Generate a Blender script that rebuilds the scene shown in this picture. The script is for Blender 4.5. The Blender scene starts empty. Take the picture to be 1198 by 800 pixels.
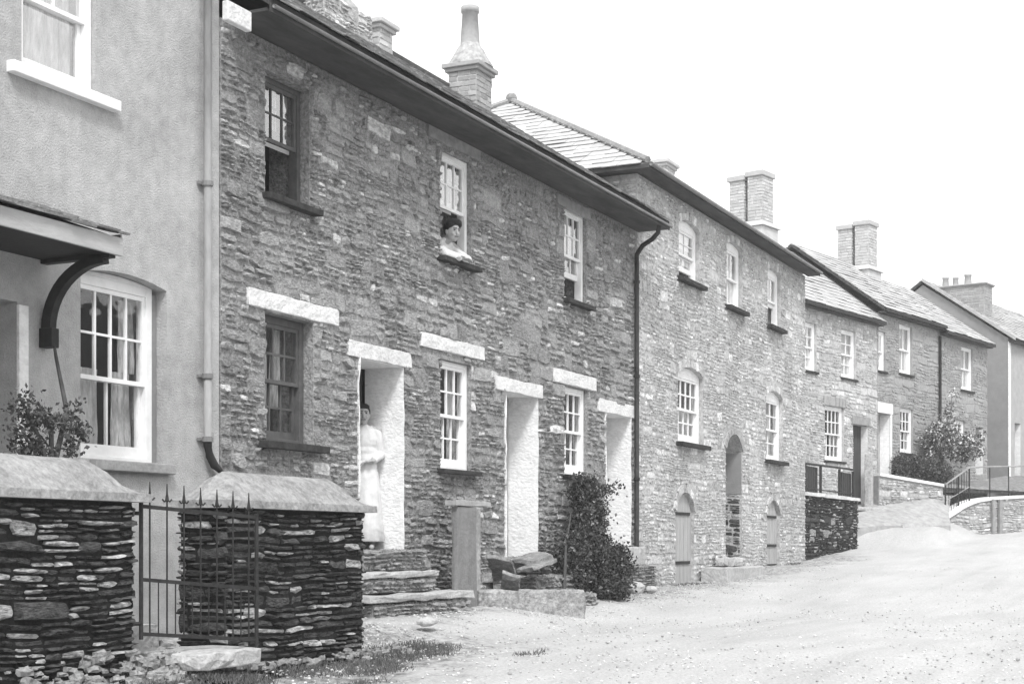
import bpy, math, random
from mathutils import Vector, Matrix, noise
C = bpy.context.scene.collection
PI = math.pi
random.seed(7)
# ------------------------------------------------------------------ camera numbers (z = 0 is eye height)
FPX, CX, HY, TH = 1800.0, 599.0, 637.0, math.radians(25.43)
cT, sT = math.cos(TH), math.sin(TH)
def W(px, py, z):
    r = (px-CX)/FPX*z
    return Vector((z*cT + r*sT, z*sT - r*cT, (HY-py)/FPX*z))
class Frame:
    """a facade: x runs along the wall, y into the house, z up"""
    def __init__(s, X, Y, deg=0.0):
        s.o = Vector((X, Y, 0)); s.a = math.radians(deg)
        s.t = Vector((math.cos(s.a), math.sin(s.a), 0)); s.n = Vector((-math.sin(s.a), math.cos(s.a), 0))
    def px(s, x, y, yl=0.0):
        d = W(x, y, 1.0)
        k = (s.o.dot(s.n)+yl)/d.dot(s.n)
        p = d*k - s.o
        return p.dot(s.t), d.z*k
    def x(s, x, yl=0.0): return s.px(x, 0, yl)[0]
    def z(s, x, y, yl=0.0): return s.px(x, y, yl)[1]
    def m(s): return Matrix.Translation(s.o) @ Matrix.Rotation(s.a, 4, 'Z')
# ------------------------------------------------------------------ mesh builder
class MB:
    def __init__(s): s.v = []; s.f = []
    def add(s, vs, fs):
        b = len(s.v); s.v += [tuple(v) for v in vs]; s.f += [tuple(b+i for i in f) for f in fs]
    def quad(s, a, b, c, d): s.add([a, b, c, d], [(0, 1, 2, 3)])
    def box(s, x0, x1, y0, y1, z0, z1, M=None):
        vs = [Vector(p) for p in ((x0,y0,z0),(x1,y0,z0),(x1,y1,z0),(x0,y1,z0),(x0,y0,z1),(x1,y0,z1),(x1,y1,z1),(x0,y1,z1))]
        if M: vs = [M @ v for v in vs]
        s.add(vs, [(3,2,1,0),(4,5,6,7),(0,1,5,4),(1,2,6,5),(2,3,7,6),(3,0,4,7)])
    def hexa(s, vs):  # 8 points, bottom ring then top ring
        s.add(vs, [(3,2,1,0),(4,5,6,7),(0,1,5,4),(1,2,6,5),(2,3,7,6),(3,0,4,7)])
    def prism(s, pts, x0, x1, ax=0):  # (a,b) outline extruded along ax 0 (x): a=y b=z ; ax 1 (y): a=x b=z ; ax 2 (z)
        def P(a, b, t): return (t,a,b) if ax == 0 else ((a,t,b) if ax == 1 else (a,b,t))
        n = len(pts); vs = [P(a,b,x0) for a,b in pts]+[P(a,b,x1) for a,b in pts]
        s.add(vs, [tuple(range(n))[::-1], tuple(range(n, 2*n))]+[(i,(i+1)%n,n+(i+1)%n,n+i) for i in range(n)])
    def tube(s, pts, r, n=8, r1=None):
        pts = [Vector(p) for p in pts]; L = len(pts); vs = []; fs = []
        for i, p in enumerate(pts):
            d = (pts[min(i+1,L-1)]-pts[max(i-1,0)]).normalized()
            up = Vector((0,0,1)) if abs(d.z) < .95 else Vector((0,1,0))
            a = d.cross(up).normalized(); b = d.cross(a)
            rr = r if r1 is None else r+(r1-r)*i/(L-1)
            vs += [p+(a*math.cos(2*PI*k/n)+b*math.sin(2*PI*k/n))*rr for k in range(n)]
        for i in range(L-1):
            fs += [(i*n+k, i*n+(k+1)%n, (i+1)*n+(k+1)%n, (i+1)*n+k) for k in range(n)]
        fs += [tuple(range(n)), tuple(range((L-1)*n, L*n))[::-1]]
        s.add(vs, fs)
    def lathe(s, prof, c, n=20):
        c = Vector(c); vs = []; fs = []; L = len(prof)
        for r, z in prof: vs += [c+Vector((r*math.cos(2*PI*k/n), r*math.sin(2*PI*k/n), z)) for k in range(n)]
        for i in range(L-1): fs += [(i*n+k, i*n+(k+1)%n, (i+1)*n+(k+1)%n, (i+1)*n+k) for k in range(n)]
        fs += [tuple(range(n))[::-1], tuple(range((L-1)*n, L*n))]
        s.add(vs, fs)
    def ball(s, c, r, n=12, m=8, M=None):
        c = Vector(c); r = Vector(r) if hasattr(r, '__len__') else Vector((r,r,r)); vs = []; fs = []
        for i in range(m+1):
            t = PI*i/m
            for k in range(n):
                p = Vector((r.x*math.sin(t)*math.cos(2*PI*k/n), r.y*math.sin(t)*math.sin(2*PI*k/n), -r.z*math.cos(t)))
                vs.append(c+(M @ p if M else p))
        for i in range(m): fs += [(i*n+k, i*n+(k+1)%n, (i+1)*n+(k+1)%n, (i+1)*n+k) for k in range(n)]
        s.add(vs, fs)
    def build(s, name, mat, parent=None, smooth=False, bevel=0.0):
        me = bpy.data.meshes.new(name); me.from_pydata(s.v, [], s.f); me.update()
        o = bpy.data.objects.new(name, me); C.objects.link(o)
        for m in (mat if isinstance(mat, (list, tuple)) else [mat]): me.materials.append(m)
        if smooth: me.polygons.foreach_set('use_smooth', [True]*len(me.polygons))
        if parent: o.parent = parent
        if bevel:
            b = o.modifiers.new('Bevel', 'BEVEL'); b.width = bevel; b.segments = 2; b.limit_method = 'ANGLE'
        return o
def thing(name, label, cat, fr=None, group=None, loc=None):
    o = bpy.data.objects.new(name, None); C.objects.link(o); o.empty_display_size = .2
    if fr: o.matrix_world = fr.m()
    if loc: o.location = loc
    o['label'] = label; o['category'] = cat
    if group: o['group'] = group
    return o
def tag(o, label, cat, group=None):
    o['label'] = label; o['category'] = cat
    if group: o['group'] = group
    return o
def place(o, fr): o.matrix_world = fr.m(); return o
# ------------------------------------------------------------------ materials (a black and white photograph: all greys)
def nd(nt, t, **k):
    n = nt.nodes.new(t)
    for a, b in k.items(): setattr(n, a, b)
    return n
def mat(name, lo, hi=None, scale=6, rough=.85, island=0.0, stretch=(1,1,1), bump=.3, bscale=30, pale=0.0, palev=.5, big=0.0, spec=.12, fine=0.0, finescale=60, detail=6, bigscale=.7, streak=0.0):
    """grey surface between lo and hi; island = share of the variation given to each separate piece"""
    hi = lo if hi is None else hi
    m = bpy.data.materials.new(name); m.use_nodes = True; nt = m.node_tree; L = nt.links
    b = nt.nodes['Principled BSDF']; b.inputs['Roughness'].default_value = rough
    b.inputs['Specular IOR Level'].default_value = spec
    tc = nd(nt, 'ShaderNodeTexCoord'); mp = nd(nt, 'ShaderNodeMapping'); mp.inputs['Scale'].default_value = stretch
    L.new(tc.outputs['Object'], mp.inputs['Vector'])
    n1 = nd(nt, 'ShaderNodeTexNoise'); n1.inputs['Scale'].default_value = scale; n1.inputs['Detail'].default_value = detail; n1.inputs['Roughness'].default_value = .65
    L.new(mp.outputs[0], n1.inputs['Vector'])
    st = nd(nt, 'ShaderNodeMapRange'); st.inputs['From Min'].default_value = .3; st.inputs['From Max'].default_value = .7
    L.new(n1.outputs['Fac'], st.inputs['Value'])
    fac = st.outputs[0]
    def mix(a, c, f):
        x = nd(nt, 'ShaderNodeMix'); x.data_type = 'FLOAT'; x.inputs[0].default_value = f
        L.new(a, x.inputs[2]); L.new(c, x.inputs[3]); return x.outputs[0]
    if island:
        g = nd(nt, 'ShaderNodeNewGeometry'); fac = mix(fac, g.outputs['Random Per Island'], island)
    if big:
        n3 = nd(nt, 'ShaderNodeTexNoise'); n3.inputs['Scale'].default_value = bigscale; n3.inputs['Detail'].default_value = 4
        L.new(tc.outputs['Object'], n3.inputs['Vector'])
        s3 = nd(nt, 'ShaderNodeMapRange'); s3.inputs['From Min'].default_value = .35; s3.inputs['From Max'].default_value = .65
        L.new(n3.outputs['Fac'], s3.inputs['Value']); fac = mix(fac, s3.outputs[0], big)
    if streak:
        mp2 = nd(nt, 'ShaderNodeMapping'); mp2.inputs['Scale'].default_value = (5, 5, .5); L.new(tc.outputs['Object'], mp2.inputs['Vector'])
        n4 = nd(nt, 'ShaderNodeTexNoise'); n4.inputs['Scale'].default_value = 1.6; n4.inputs['Detail'].default_value = 5
        L.new(mp2.outputs[0], n4.inputs['Vector'])
        s4 = nd(nt, 'ShaderNodeMapRange'); s4.inputs['From Min'].default_value = .35; s4.inputs['From Max'].default_value = .65
        L.new(n4.outputs['Fac'], s4.inputs['Value']); fac = mix(fac, s4.outputs[0], streak)
    if fine:
        n5 = nd(nt, 'ShaderNodeTexNoise'); n5.inputs['Scale'].default_value = finescale; n5.inputs['Detail'].default_value = 5; n5.inputs['Roughness'].default_value = .8
        L.new(mp.outputs[0], n5.inputs['Vector'])
        s5 = nd(nt, 'ShaderNodeMapRange'); s5.inputs['From Min'].default_value = .36; s5.inputs['From Max'].default_value = .64
        L.new(n5.outputs['Fac'], s5.inputs['Value']); fac = mix(fac, s5.outputs[0], fine)
    out = nd(nt, 'ShaderNodeMapRange'); out.inputs['To Min'].default_value = lo; out.inputs['To Max'].default_value = hi
    L.new(fac, out.inputs['Value']); val = out.outputs[0]
    if pale:
        g2 = nd(nt, 'ShaderNodeNewGeometry'); w = nd(nt, 'ShaderNodeTexWhiteNoise'); w.noise_dimensions = '1D'
        L.new(g2.outputs['Random Per Island'], w.inputs['W'])
        ls = nd(nt, 'ShaderNodeMath', operation='LESS_THAN'); ls.inputs[1].default_value = pale; L.new(w.outputs['Value'], ls.inputs[0])
        ml = nd(nt, 'ShaderNodeMath', operation='MULTIPLY'); ml.inputs[1].default_value = palev; L.new(ls.outputs[0], ml.inputs[0])
        m2 = nd(nt, 'ShaderNodeMath', operation='MULTIPLY'); L.new(ml.outputs[0], m2.inputs[0]); L.new(st.outputs[0], m2.inputs[1])
        ad = nd(nt, 'ShaderNodeMath', operation='ADD'); L.new(val, ad.inputs[0]); L.new(m2.outputs[0], ad.inputs[1]); val = ad.outputs[0]
    cb = nd(nt, 'ShaderNodeCombineColor')
    for i in range(3): L.new(val, cb.inputs[i])
    L.new(cb.outputs[0], b.inputs['Base Color'])
    if bump:
        n2 = nd(nt, 'ShaderNodeTexNoise'); n2.inputs['Scale'].default_value = bscale; n2.inputs['Detail'].default_value = 5
        L.new(mp.outputs[0], n2.inputs['Vector'])
        bp = nd(nt, 'ShaderNodeBump'); bp.inputs['Strength'].default_value = bump; bp.inputs['Distance'].default_value = .02
        L.new(n2.outputs['Fac'], bp.inputs['Height']); L.new(bp.outputs[0], b.inputs['Normal'])
    return m
M = {}
M['slate_stone'] = mat('dark_slate_rubble', .02, .52, 11, island=.42, stretch=(1,1,1.9), bump=1.0, bscale=30, pale=.07, palev=.42, big=.15, fine=.36, finescale=26)
M['slate_mortar'] = mat('earth_mortar', .05, .46, 16, bump=1.0, bscale=40, big=.3, fine=.5, finescale=30)
M['pale_stone'] = mat('pale_rubble', .07, .76, 8, island=.42, stretch=(1,1,1.2), bump=1.0, bscale=24, pale=.2, palev=.3, big=.22, fine=.35, finescale=20)
M['pale_mortar'] = mat('lime_mortar', .16, .64, 9, bump=.9, bscale=30, big=.35, fine=.4, finescale=22)
M['far_stone'] = mat('far_rubble', .14, .68, 8, island=.45, bump=.8, bscale=20, pale=.18, palev=.3, big=.2, fine=.3, finescale=14)
M['far_mortar'] = mat('far_mortar', .28, .55, 8, bump=.4)
M['grey_stone'] = mat('dressed_grey_rubble', .20, .44, 8, island=.4, bump=.5, big=.2, fine=.3, finescale=16)
M['grey_mortar'] = mat('grey_mortar', .24, .36, 8, bump=.4)
M['dry_stone'] = mat('dry_slate', -.04, .15, 15, island=.35, stretch=(1,1,3.5), bump=1.0, bscale=26, pale=.24, palev=.5, fine=.4, finescale=24)
M['dry_joint'] = mat('dry_joint', .006, .025, 20, bump=.5)
M['stucco'] = mat('grey_stucco', .22, .58, 9, big=.40, bump=.6, bscale=70, bigscale=1.3, streak=.08, fine=.34, finescale=90, detail=10)
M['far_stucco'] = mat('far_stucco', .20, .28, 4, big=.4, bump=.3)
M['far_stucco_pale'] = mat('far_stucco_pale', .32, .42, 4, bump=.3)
M['whitewash'] = mat('whitewash', .60, .95, 7, bump=.7, bscale=22, big=.25, stretch=(1,1,1.6), fine=.25, finescale=20)
M['white'] = mat('white_paint', .72, .84, 9, rough=.5, bump=.06, bscale=60)
M['dark_paint'] = mat('dark_paint', .014, .03, 9, rough=.45, bump=.15, bscale=40)
M['dull_paint'] = mat('dull_window_paint', .07, .12, 9, rough=.5, bump=.15, bscale=40)
M['grey_paint'] = mat('grey_paint', .16, .24, 8, rough=.5, bump=.15)
M['pipe'] = mat('pipe_paint', .20, .36, 6, rough=.45, bump=.15, stretch=(1,1,.3))
M['dark_pipe'] = mat('dark_pipe', .02, .045, 6, rough=.5, bump=.2)
M['iron'] = mat('wrought_iron', .01, .035, 30, rough=.75, bump=.3, spec=.3)
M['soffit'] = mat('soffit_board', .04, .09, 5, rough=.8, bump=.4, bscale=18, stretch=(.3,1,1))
M['fascia'] = mat('weathered_fascia', .30, .46, 6, stretch=(.3,1,1), bump=.3)
M['roof_slate'] = mat('roof_slate', .32, .48, 8, island=.7, bump=.3, rough=.6)
M['roof_light'] = mat('roof_light_slate', .36, .52, 8, island=.6, bump=.3, rough=.55)
M['old_slate'] = mat('old_mossy_slate', .12, .40, 10, island=.5, bump=.8, rough=.8)
M['lintel'] = mat('pale_lintel', .46, .84, 9, bump=.8, big=.25, fine=.3, finescale=22, streak=.15)
M['grey_lintel'] = mat('grey_lintel', .22, .34, 9, bump=.4)
M['sill_slate'] = mat('slate_sill', .02, .06, 12, bump=.4)
M['sill_grey'] = mat('grey_sill', .26, .38, 12, bump=.4)
M['coping'] = mat('coping_slab', .10, .44, 6, rough=.8, bump=.9, bscale=22, big=.35, bigscale=2.4, streak=.1, fine=.3, finescale=24, detail=10)
M['step'] = mat('worn_step', .22, .62, 9, bump=.9, bscale=26, big=.3, island=.2, fine=.3, finescale=24)
M['step_dark'] = mat('rough_step_stone', .05, .44, 10, bump=1.0, bscale=24, big=.3, island=.2, fine=.4, finescale=22)
M['trough'] = mat('rough_granite', .10, .50, 12, bump=1.0, bscale=26, big=.3, bigscale=2.5, fine=.4, finescale=24)
M['slab'] = mat('upright_slate', .13, .27, 7, bump=.5, streak=.4, fine=.2)
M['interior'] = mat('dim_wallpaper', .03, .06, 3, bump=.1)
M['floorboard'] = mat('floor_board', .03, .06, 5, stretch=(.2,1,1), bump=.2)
M['brick'] = mat('chimney_brick', .34, .56, 10, island=.6, bump=.4, pale=.1, palev=.2)
M['brick_dark'] = mat('dark_brick', .22, .40, 10, island=.6, bump=.4)
M['render_stack'] = mat('stack_render', .44, .60, 6, bump=.5, big=.3)
M['flaunch'] = mat('mortar_flaunching', .24, .5, 14, bump=.9, bscale=18)
M['pot'] = mat('chimney_pot_clay', .30, .40, 10, bump=.2)
M['curtain'] = mat('net_curtain', .25, .80, 9, stretch=(3,3,.6), bump=.3, bscale=30)
M['blind'] = mat('roller_blind', .82, .88, 3, bump=.05)
M['wood_pale'] = mat('weathered_door_wood', .30, .44, 7, stretch=(4,4,.25), bump=.4, bscale=20)
M['wood_dark'] = mat('dark_door_wood', .04, .08, 7, stretch=(4,4,.25), bump=.3)
M['leaf'] = mat('dark_leaf', .012, .09, 8, island=.85, bump=0, rough=.5, pale=.16, palev=.22)
M['leaf_pale'] = mat('rose_leaf', .03, .12, 8, island=.85, bump=0, rough=.5, pale=.1, palev=.12)
M['leaf_far'] = mat('far_leaf', .05, .20, 8, island=.85, bump=0, rough=.6, pale=.25, palev=.9)
M['stem'] = mat('woody_stem', .05, .10, 12, bump=.3)
M['grass'] = mat('grass_blade', .05, .16, 4, island=.8, bump=0, rough=.7)
M['pebble'] = mat('loose_stones', .22, .72, 12, island=.75, bump=.5)
M['skin'] = mat('skin', .34, .40, 6, rough=.6, bump=.05)
M['hair'] = mat('dark_hair', .015, .03, 30, stretch=(1,1,4), rough=.5, bump=.8, bscale=60)
M['cloth_white'] = mat('white_cotton', .55, .74, 8, bump=.5, bscale=14)
M['cloth_grey'] = mat('grey_wool', .10, .16, 20, bump=.3)
M['feature'] = mat('face_feature', .03, .05, 8, bump=0)
M['lip'] = mat('lip', .14, .17, 8, bump=0)
def glass():
    m = bpy.data.materials.new('window_glass'); m.use_nodes = True; nt = m.node_tree; L = nt.links
    for n in list(nt.nodes): nt.nodes.remove(n)
    o = nd(nt, 'ShaderNodeOutputMaterial'); mx = nd(nt, 'ShaderNodeMixShader'); t = nd(nt, 'ShaderNodeBsdfTransparent'); g = nd(nt, 'ShaderNodeBsdfGlossy')
    t.inputs[0].default_value = (.98,.98,.98,1); g.inputs['Roughness'].default_value = .03
    tc = nd(nt, 'ShaderNodeTexCoord'); n = nd(nt, 'ShaderNodeTexNoise'); n.inputs['Scale'].default_value = 3.5; L.new(tc.outputs['Object'], n.inputs['Vector'])
    bp = nd(nt, 'ShaderNodeBump'); bp.inputs['Strength'].default_value = .25; bp.inputs['Distance'].default_value = .02; L.new(n.outputs['Fac'], bp.inputs['Height'])
    lw_ = nd(nt, 'ShaderNodeLayerWeight'); lw_.inputs[0].default_value = .5; pw = nd(nt, 'ShaderNodeMath', operation='POWER'); pw.inputs[1].default_value = 4.5; L.new(lw_.outputs['Facing'], pw.inputs[0])
    f = nd(nt, 'ShaderNodeMath', operation='MULTIPLY_ADD'); f.inputs[1].default_value = .86; f.inputs[2].default_value = .13; L.new(pw.outputs[0], f.inputs[0]); L.new(bp.outputs[0], g.inputs['Normal'])
    L.new(f.outputs[0], mx.inputs[0]); L.new(t.outputs[0], mx.inputs[1]); L.new(g.outputs[0], mx.inputs[2]); L.new(mx.outputs[0], o.inputs[0])
    return m
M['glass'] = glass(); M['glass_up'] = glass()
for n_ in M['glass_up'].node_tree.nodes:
    if n_.type == 'MATH' and n_.operation == 'MULTIPLY_ADD': n_.inputs[2].default_value = .38  # reflectance raised beyond plain glass so upper panes read sky-white
# ------------------------------------------------------------------ surface builders
def rubble(mb, mp, a0, a1, b0, b1, blocked=(), band=(.13,.22), seg=(.2,.6), depth=(.006,.03), gap=.007, warp=.018, rng=None, regular=False, clipf=None, ratio=3.4):
    """a veneer of separate irregular stones; mp(a, b, d) gives the point d proud of the wall"""
    rng = rng or random.Random(1)
    ph = rng.random()*9
    def wz(a, b): return warp*(math.sin(a*1.7+b*.6+ph)+.6*math.sin(a*4.3-b*1.3+ph*2)+.4*math.sin(a*9.1+ph))
    def stone(x0, x1, z0, z1):
        w, h = x1-x0, z1-z0
        if w < .025 or h < .014: return
        g = gap; x0 += g*rng.uniform(.2,1.2); x1 -= g*rng.uniform(.2,1.2); z0 += g*rng.uniform(.2,1.2); z1 -= g*rng.uniform(.2,1.2)
        if x1-x0 < .015 or z1-z0 < .008: return
        w, h = x1-x0, z1-z0; mx, mz = (x0+x1)/2, (z0+z1)/2
        if clipf and not clipf(mx, mz): return
        j = .0 if regular else min(.028, h*.3); jw = 0 if regular else min(.035, w*.2)
        c = jw*.9
        pts = [(x0+c*rng.random(), z0+j*rng.random()), (mx+rng.uniform(-.2,.2)*w, z0+rng.uniform(-.5,1)*j), (x1-c*rng.random(), z0+j*rng.random()), (x1-rng.uniform(-.2,1)*jw*.3, mz+rng.uniform(-.2,.2)*h),
               (x1-c*rng.random(), z1-j*rng.random()), (mx+rng.uniform(-.2,.2)*w, z1-rng.uniform(-.5,1)*j), (x0+c*rng.random(), z1-j*rng.random()), (x0+rng.uniform(-.2,1)*jw*.3, mz+rng.uniform(-.2,.2)*h)]
        d = rng.uniform(*depth); tx, tz = rng.uniform(-.5,.5)*d, rng.uniform(-.5,.5)*d
        ins = min(.010, h*.14, w*.1)
        vs = []
        for (p, q) in pts: vs.append(mp(p, q+wz(p, q), -.004))
        for (p, q) in pts:
            u = (p-mx)/(w/2); v = (q-mz)/(h/2)
            p2 = p-u*ins*rng.uniform(.6,1.4); q2 = q-v*ins*rng.uniform(.6,1.4)
            vs.append(mp(p2, q2+wz(p2, q2), d+u*tx+v*tz+(0 if regular else rng.uniform(-.12,.12)*d)))
        cx_, cz_ = mx+rng.uniform(-.2,.2)*w, mz+rng.uniform(-.2,.2)*h
        vs.append(mp(cx_, cz_+wz(cx_, cz_), d*(1 if regular else rng.uniform(1.0,1.35))))
        n = 8
        mb.add(vs, [(i,(i+1)%n,n+(i+1)%n,n+i) for i in range(n)]+[(n+i, n+(i+1)%n, 2*n) for i in range(n)])
    def cells(za, zb, xa, xb):
        # cut by openings
        iv = [(xa, xb)]
        for (p, q, r, t) in blocked:
            ov = min(zb, t)-max(za, r)
            if ov > .4*(zb-za):
                nx = []
                for (s, e) in iv:
                    if q <= s or p >= e: nx.append((s, e)); continue
                    if p > s: nx.append((s, p))
                    if q < e: nx.append((q, e))
                iv = nx
        return iv
    b = b0
    while b < b1-.01:
        H = min(rng.uniform(*band), b1-b)
        if b1-(b+H) < .05: H = b1-b
        a = a0-rng.uniform(0,.2)
        while a < a1:
            S = rng.uniform(*seg); lo, hi = max(a, a0), min(a+S, a1); a += S
            if hi-lo < .01: continue
            nl = 1 if regular else rng.choices((1,2,3,4), (.22,.40,.27,.11))[0]
            while nl > 1 and H/nl < .03: nl -= 1
            zs = [0.0]+sorted((i+rng.uniform(-.22,.22))/nl for i in range(1, nl))+[1.0]
            for k in range(nl):
                z0, z1 = b+H*zs[k], b+H*zs[k+1]
                for (s, e) in cells(z0, z1, lo, hi):
                    n = 1 if regular else max(1, round((e-s)/((z1-z0)*ratio*rng.uniform(.6,1.5))))
                    xs = [s]+sorted(s+(e-s)*(i+rng.uniform(-.25,.25))/n for i in range(1, n))+[e]
                    for i in range(n): stone(xs[i], xs[i+1], z0, z1)
        b += H
def wall_open(mb, x0, x1, z0, z1, ops, y0=0.0, th=.45):
    """front wall slab with real openings (x0,x1,z0,z1,rise) ; rise = arch height inside the opening"""
    xs = sorted({x0, x1, *[o[0] for o in ops], *[o[1] for o in ops]}); zs = sorted({z0, z1, *[o[2] for o in ops], *[o[3] for o in ops]})
    y1 = y0+th
    for i in range(len(xs)-1):
        for k in range(len(zs)-1):
            cx_, cz_ = (xs[i]+xs[i+1])/2, (zs[k]+zs[k+1])/2
            if any(o[0] < cx_ < o[1] and o[2] < cz_ < o[3] for o in ops): continue
            a, b, c, d = xs[i], xs[i+1], zs[k], zs[k+1]
            mb.quad((a,y0,c),(b,y0,c),(b,y0,d),(a,y0,d)); mb.quad((b,y1,c),(a,y1,c),(a,y1,d),(b,y1,d))
    for (a, b, c, d, r) in ops:
        sp = d-r
        mb.quad((a,y0,c),(a,y0,sp),(a,y1,sp),(a,y1,c)); mb.quad((b,y0,sp),(b,y0,c),(b,y1,c),(b,y1,sp)); mb.quad((a,y0,c),(a,y1,c),(b,y1,c),(b,y0,c))
        if r <= 0: mb.quad((a,y0,d),(b,y0,d),(b,y1,d),(a,y1,d))
        else:
            N = 14; P = [(a+(b-a)*i/N, arch_z(a, b, sp, r, a+(b-a)*i/N)) for i in range(N+1)]
            for i in range(N):
                (p, q), (s, t) = P[i], P[i+1]
                mb.quad((p,y0,q),(s,y0,t),(s,y1,t),(p,y1,q)); mb.quad((p,y0,q),(s,y0,t),(s,y0,d),(p,y0,d)); mb.quad((s,y1,t),(p,y1,q),(p,y1,d),(s,y1,d))
    mb.quad((x0,y0,z0),(x0,y0,z1),(x0,y1,z1),(x0,y1,z0)); mb.quad((x1,y0,z0),(x1,y1,z0),(x1,y1,z1),(x1,y0,z1)); mb.quad((x0,y0,z1),(x1,y0,z1),(x1,y1,z1),(x0,y1,z1)); mb.quad((x0,y0,z0),(x0,y1,z0),(x1,y1,z0),(x1,y0,z0))
def arch_z(a, b, sp, r, x):
    w = (b-a)/2; R = (w*w+r*r)/(2*r); c = (a+b)/2
    return sp-(R-r)+math.sqrt(max(R*R-(x-c)**2, 0))
def arch_blocks(o):
    a, b, c, d, r = o
    if r <= 0: return [(a, b, c, d)]
    res = [(a, b, c, d-r)]; n = 5
    for i in range(n):
        za, zb = d-r+r*i/n, d-r+r*(i+1)/n
        zm = (za+zb)/2; x = a
        while x < (a+b)/2 and arch_z(a, b, d-r, r, x) < zm: x += .01
        res.append((x, a+b-x, za, zb))
    return res
def slates(mb, mp, V, bounds, ex=.2, wd=.26, rng=None, th=.012, lift=.02):
    """overlapping slate courses; mp(u, v, h) -> point, v up the slope"""
    rng = rng or random.Random(3); v = 0.0
    while v < V:
        u0, u1 = bounds(v+ex*.5)
        u = u0-rng.uniform(0, wd)
        while u < u1:
            w = wd*rng.uniform(.75,1.25); a, b = max(u, u0), min(u+w, u1); u += w
            if b-a < .03: continue
            a += .003; b -= .003; top = min(v+ex*1.25, V+.02); j = rng.uniform(-.016,.016); l = lift*rng.uniform(.6,1.5)+.012*noise.noise(Vector((u*.6, v*.9, 1)))+.003
            mb.hexa([mp(a,v+j,l), mp(b,v+j,l+rng.uniform(-.003,.003)), mp(b,top,.004), mp(a,top,.004), mp(a,v+j,l+th), mp(b,v+j,l+th), mp(b,top,.004+th), mp(a,top,.004+th)])
        v += ex
def window(par, x0, x1, z0, z1, rec=.09, cols=3, rt=2, rb=2, m='white', rise=0.0, lift=0.0, meet=.5, cols_b=None, frame=.055, mun=.018, mm=None, bot=.07, curtain=None, blind=None, sill=None, lintel=None, wood=None):
    """sash window: box frame mesh with sashes; panes, sill, lintel, curtain as sub-parts"""
    mb = MB(); fy0, fy1 = rec, rec+.10; za = z1-rise
    mb.box(x0, x0+frame, fy0, fy1, z0, za); mb.box(x1-frame, x1, fy0, fy1, z0, za)
    mb.box(x0+frame, x1-frame, fy0+.002, fy1, za-frame, za); mb.box(x0+frame, x1-frame, fy0-.012, fy1, z0, z0+.035)
    if rise > 0:
        n = 10; P = [(x0+(x1-x0)*i/n, arch_z(x0, x1, za, rise, x0+(x1-x0)*i/n)) for i in range(n+1)]
        mb.prism([(x0, za)]+[(p, q+.001) for p, q in P[1:-1]]+[(x1, za)], fy0, fy1, 1)
    f = mb.build('window', M[m], par, bevel=.004)
    a, b = x0+frame+.001, x1-frame-.001; c, d = z0+.036, za-frame-.001; zm = c+(d-c)*meet
    def sash(zb, zt, ya, cl, rw, botr, name='sash'):
        s = MB(); st = .038; y1 = ya+.035
        s.box(a, a+st, ya, y1, zb, zt); s.box(b-st, b, ya, y1, zb, zt); s.box(a+st, b-st, ya+.001, y1-.001, zt-.035, zt); s.box(a+st, b-st, ya+.001, y1-.001, zb, zb+botr)
        ia, ib, ic, id_ = a+st, b-st, zb+botr, zt-.035
        for i in range(1, cl):
            x = ia+(ib-ia)*i/cl; s.box(x-mun/2, x+mun/2, ya+.004, y1-.006, ic, id_)
        for i in range(1, rw):
            z = ic+(id_-ic)*i/rw; s.box(ia, ib, ya+.0055, y1-.0075, z-mun/2, z+mun/2)
        s.build(name, M[mm or m], f)
        g = MB(); g.quad((ia-.004,ya+.017,ic-.004),(ib+.004,ya+.017,ic-.004),(ib+.004,ya+.017,id_+.004),(ia-.004,ya+.017,id_+.004)); g.build('pane', M['glass_up' if (rec+z0 > 2.0 and z0 > 2.0) else 'glass'], f)
    sash(zm-.018, d, fy0+.012, cols, rt, .034)
    hb = zm+.018-c
    sash(c+lift, c+lift+hb, fy0+.052, cols_b or cols, rb, bot)
    if sill:
        ex, pr, th, mt = sill; s = MB()
        s.hexa([(x0-ex,-pr,z0-th-.008),(x1+ex,-pr,z0-th-.008),(x1+ex,rec-.013,z0-th),(x0-ex,rec-.013,z0-th),(x0-ex,-pr,z0-.012),(x1+ex,-pr,z0-.012),(x1+ex,rec-.013,z0-.001),(x0-ex,rec-.013,z0-.001)])
        # ears only outside the opening: the slab is let into the wall face
        o = s.build('sill', M[mt], f, bevel=.006)
    if curtain:
        for (ca, cb, cz0, cz1) in curtain:
            s = MB(); n = 24; A = x0+(x1-x0)*ca; B = x0+(x1-x0)*cb; Z0 = z0+(z1-z0)*cz0; Z1 = z0+(z1-z0)*cz1
            rows = 6; vs = []
            for r in range(rows+1):
                for i in range(n+1):
                    t = i/n; amp = .018*(1-.5*r/rows)
                    vs.append((A+(B-A)*t, fy1+.06+amp*math.sin(t*19+A*7)+.008*math.sin(t*41+r), Z0+(Z1-Z0)*r/rows))
            s.add(vs, [(r*(n+1)+i, r*(n+1)+i+1, (r+1)*(n+1)+i+1, (r+1)*(n+1)+i) for r in range(rows) for i in range(n)])
            s.build('curtain', M['curtain'], f, smooth=True)
    if blind:
        ca, cb, cz0, cz1 = blind; s = MB(); s.box(x0+(x1-x0)*ca, x0+(x1-x0)*cb, fy0+.089, fy0+.093, z0+(z1-z0)*cz0, z0+(z1-z0)*cz1)
        s.build('blind', M['blind'], f)
    return f
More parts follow.
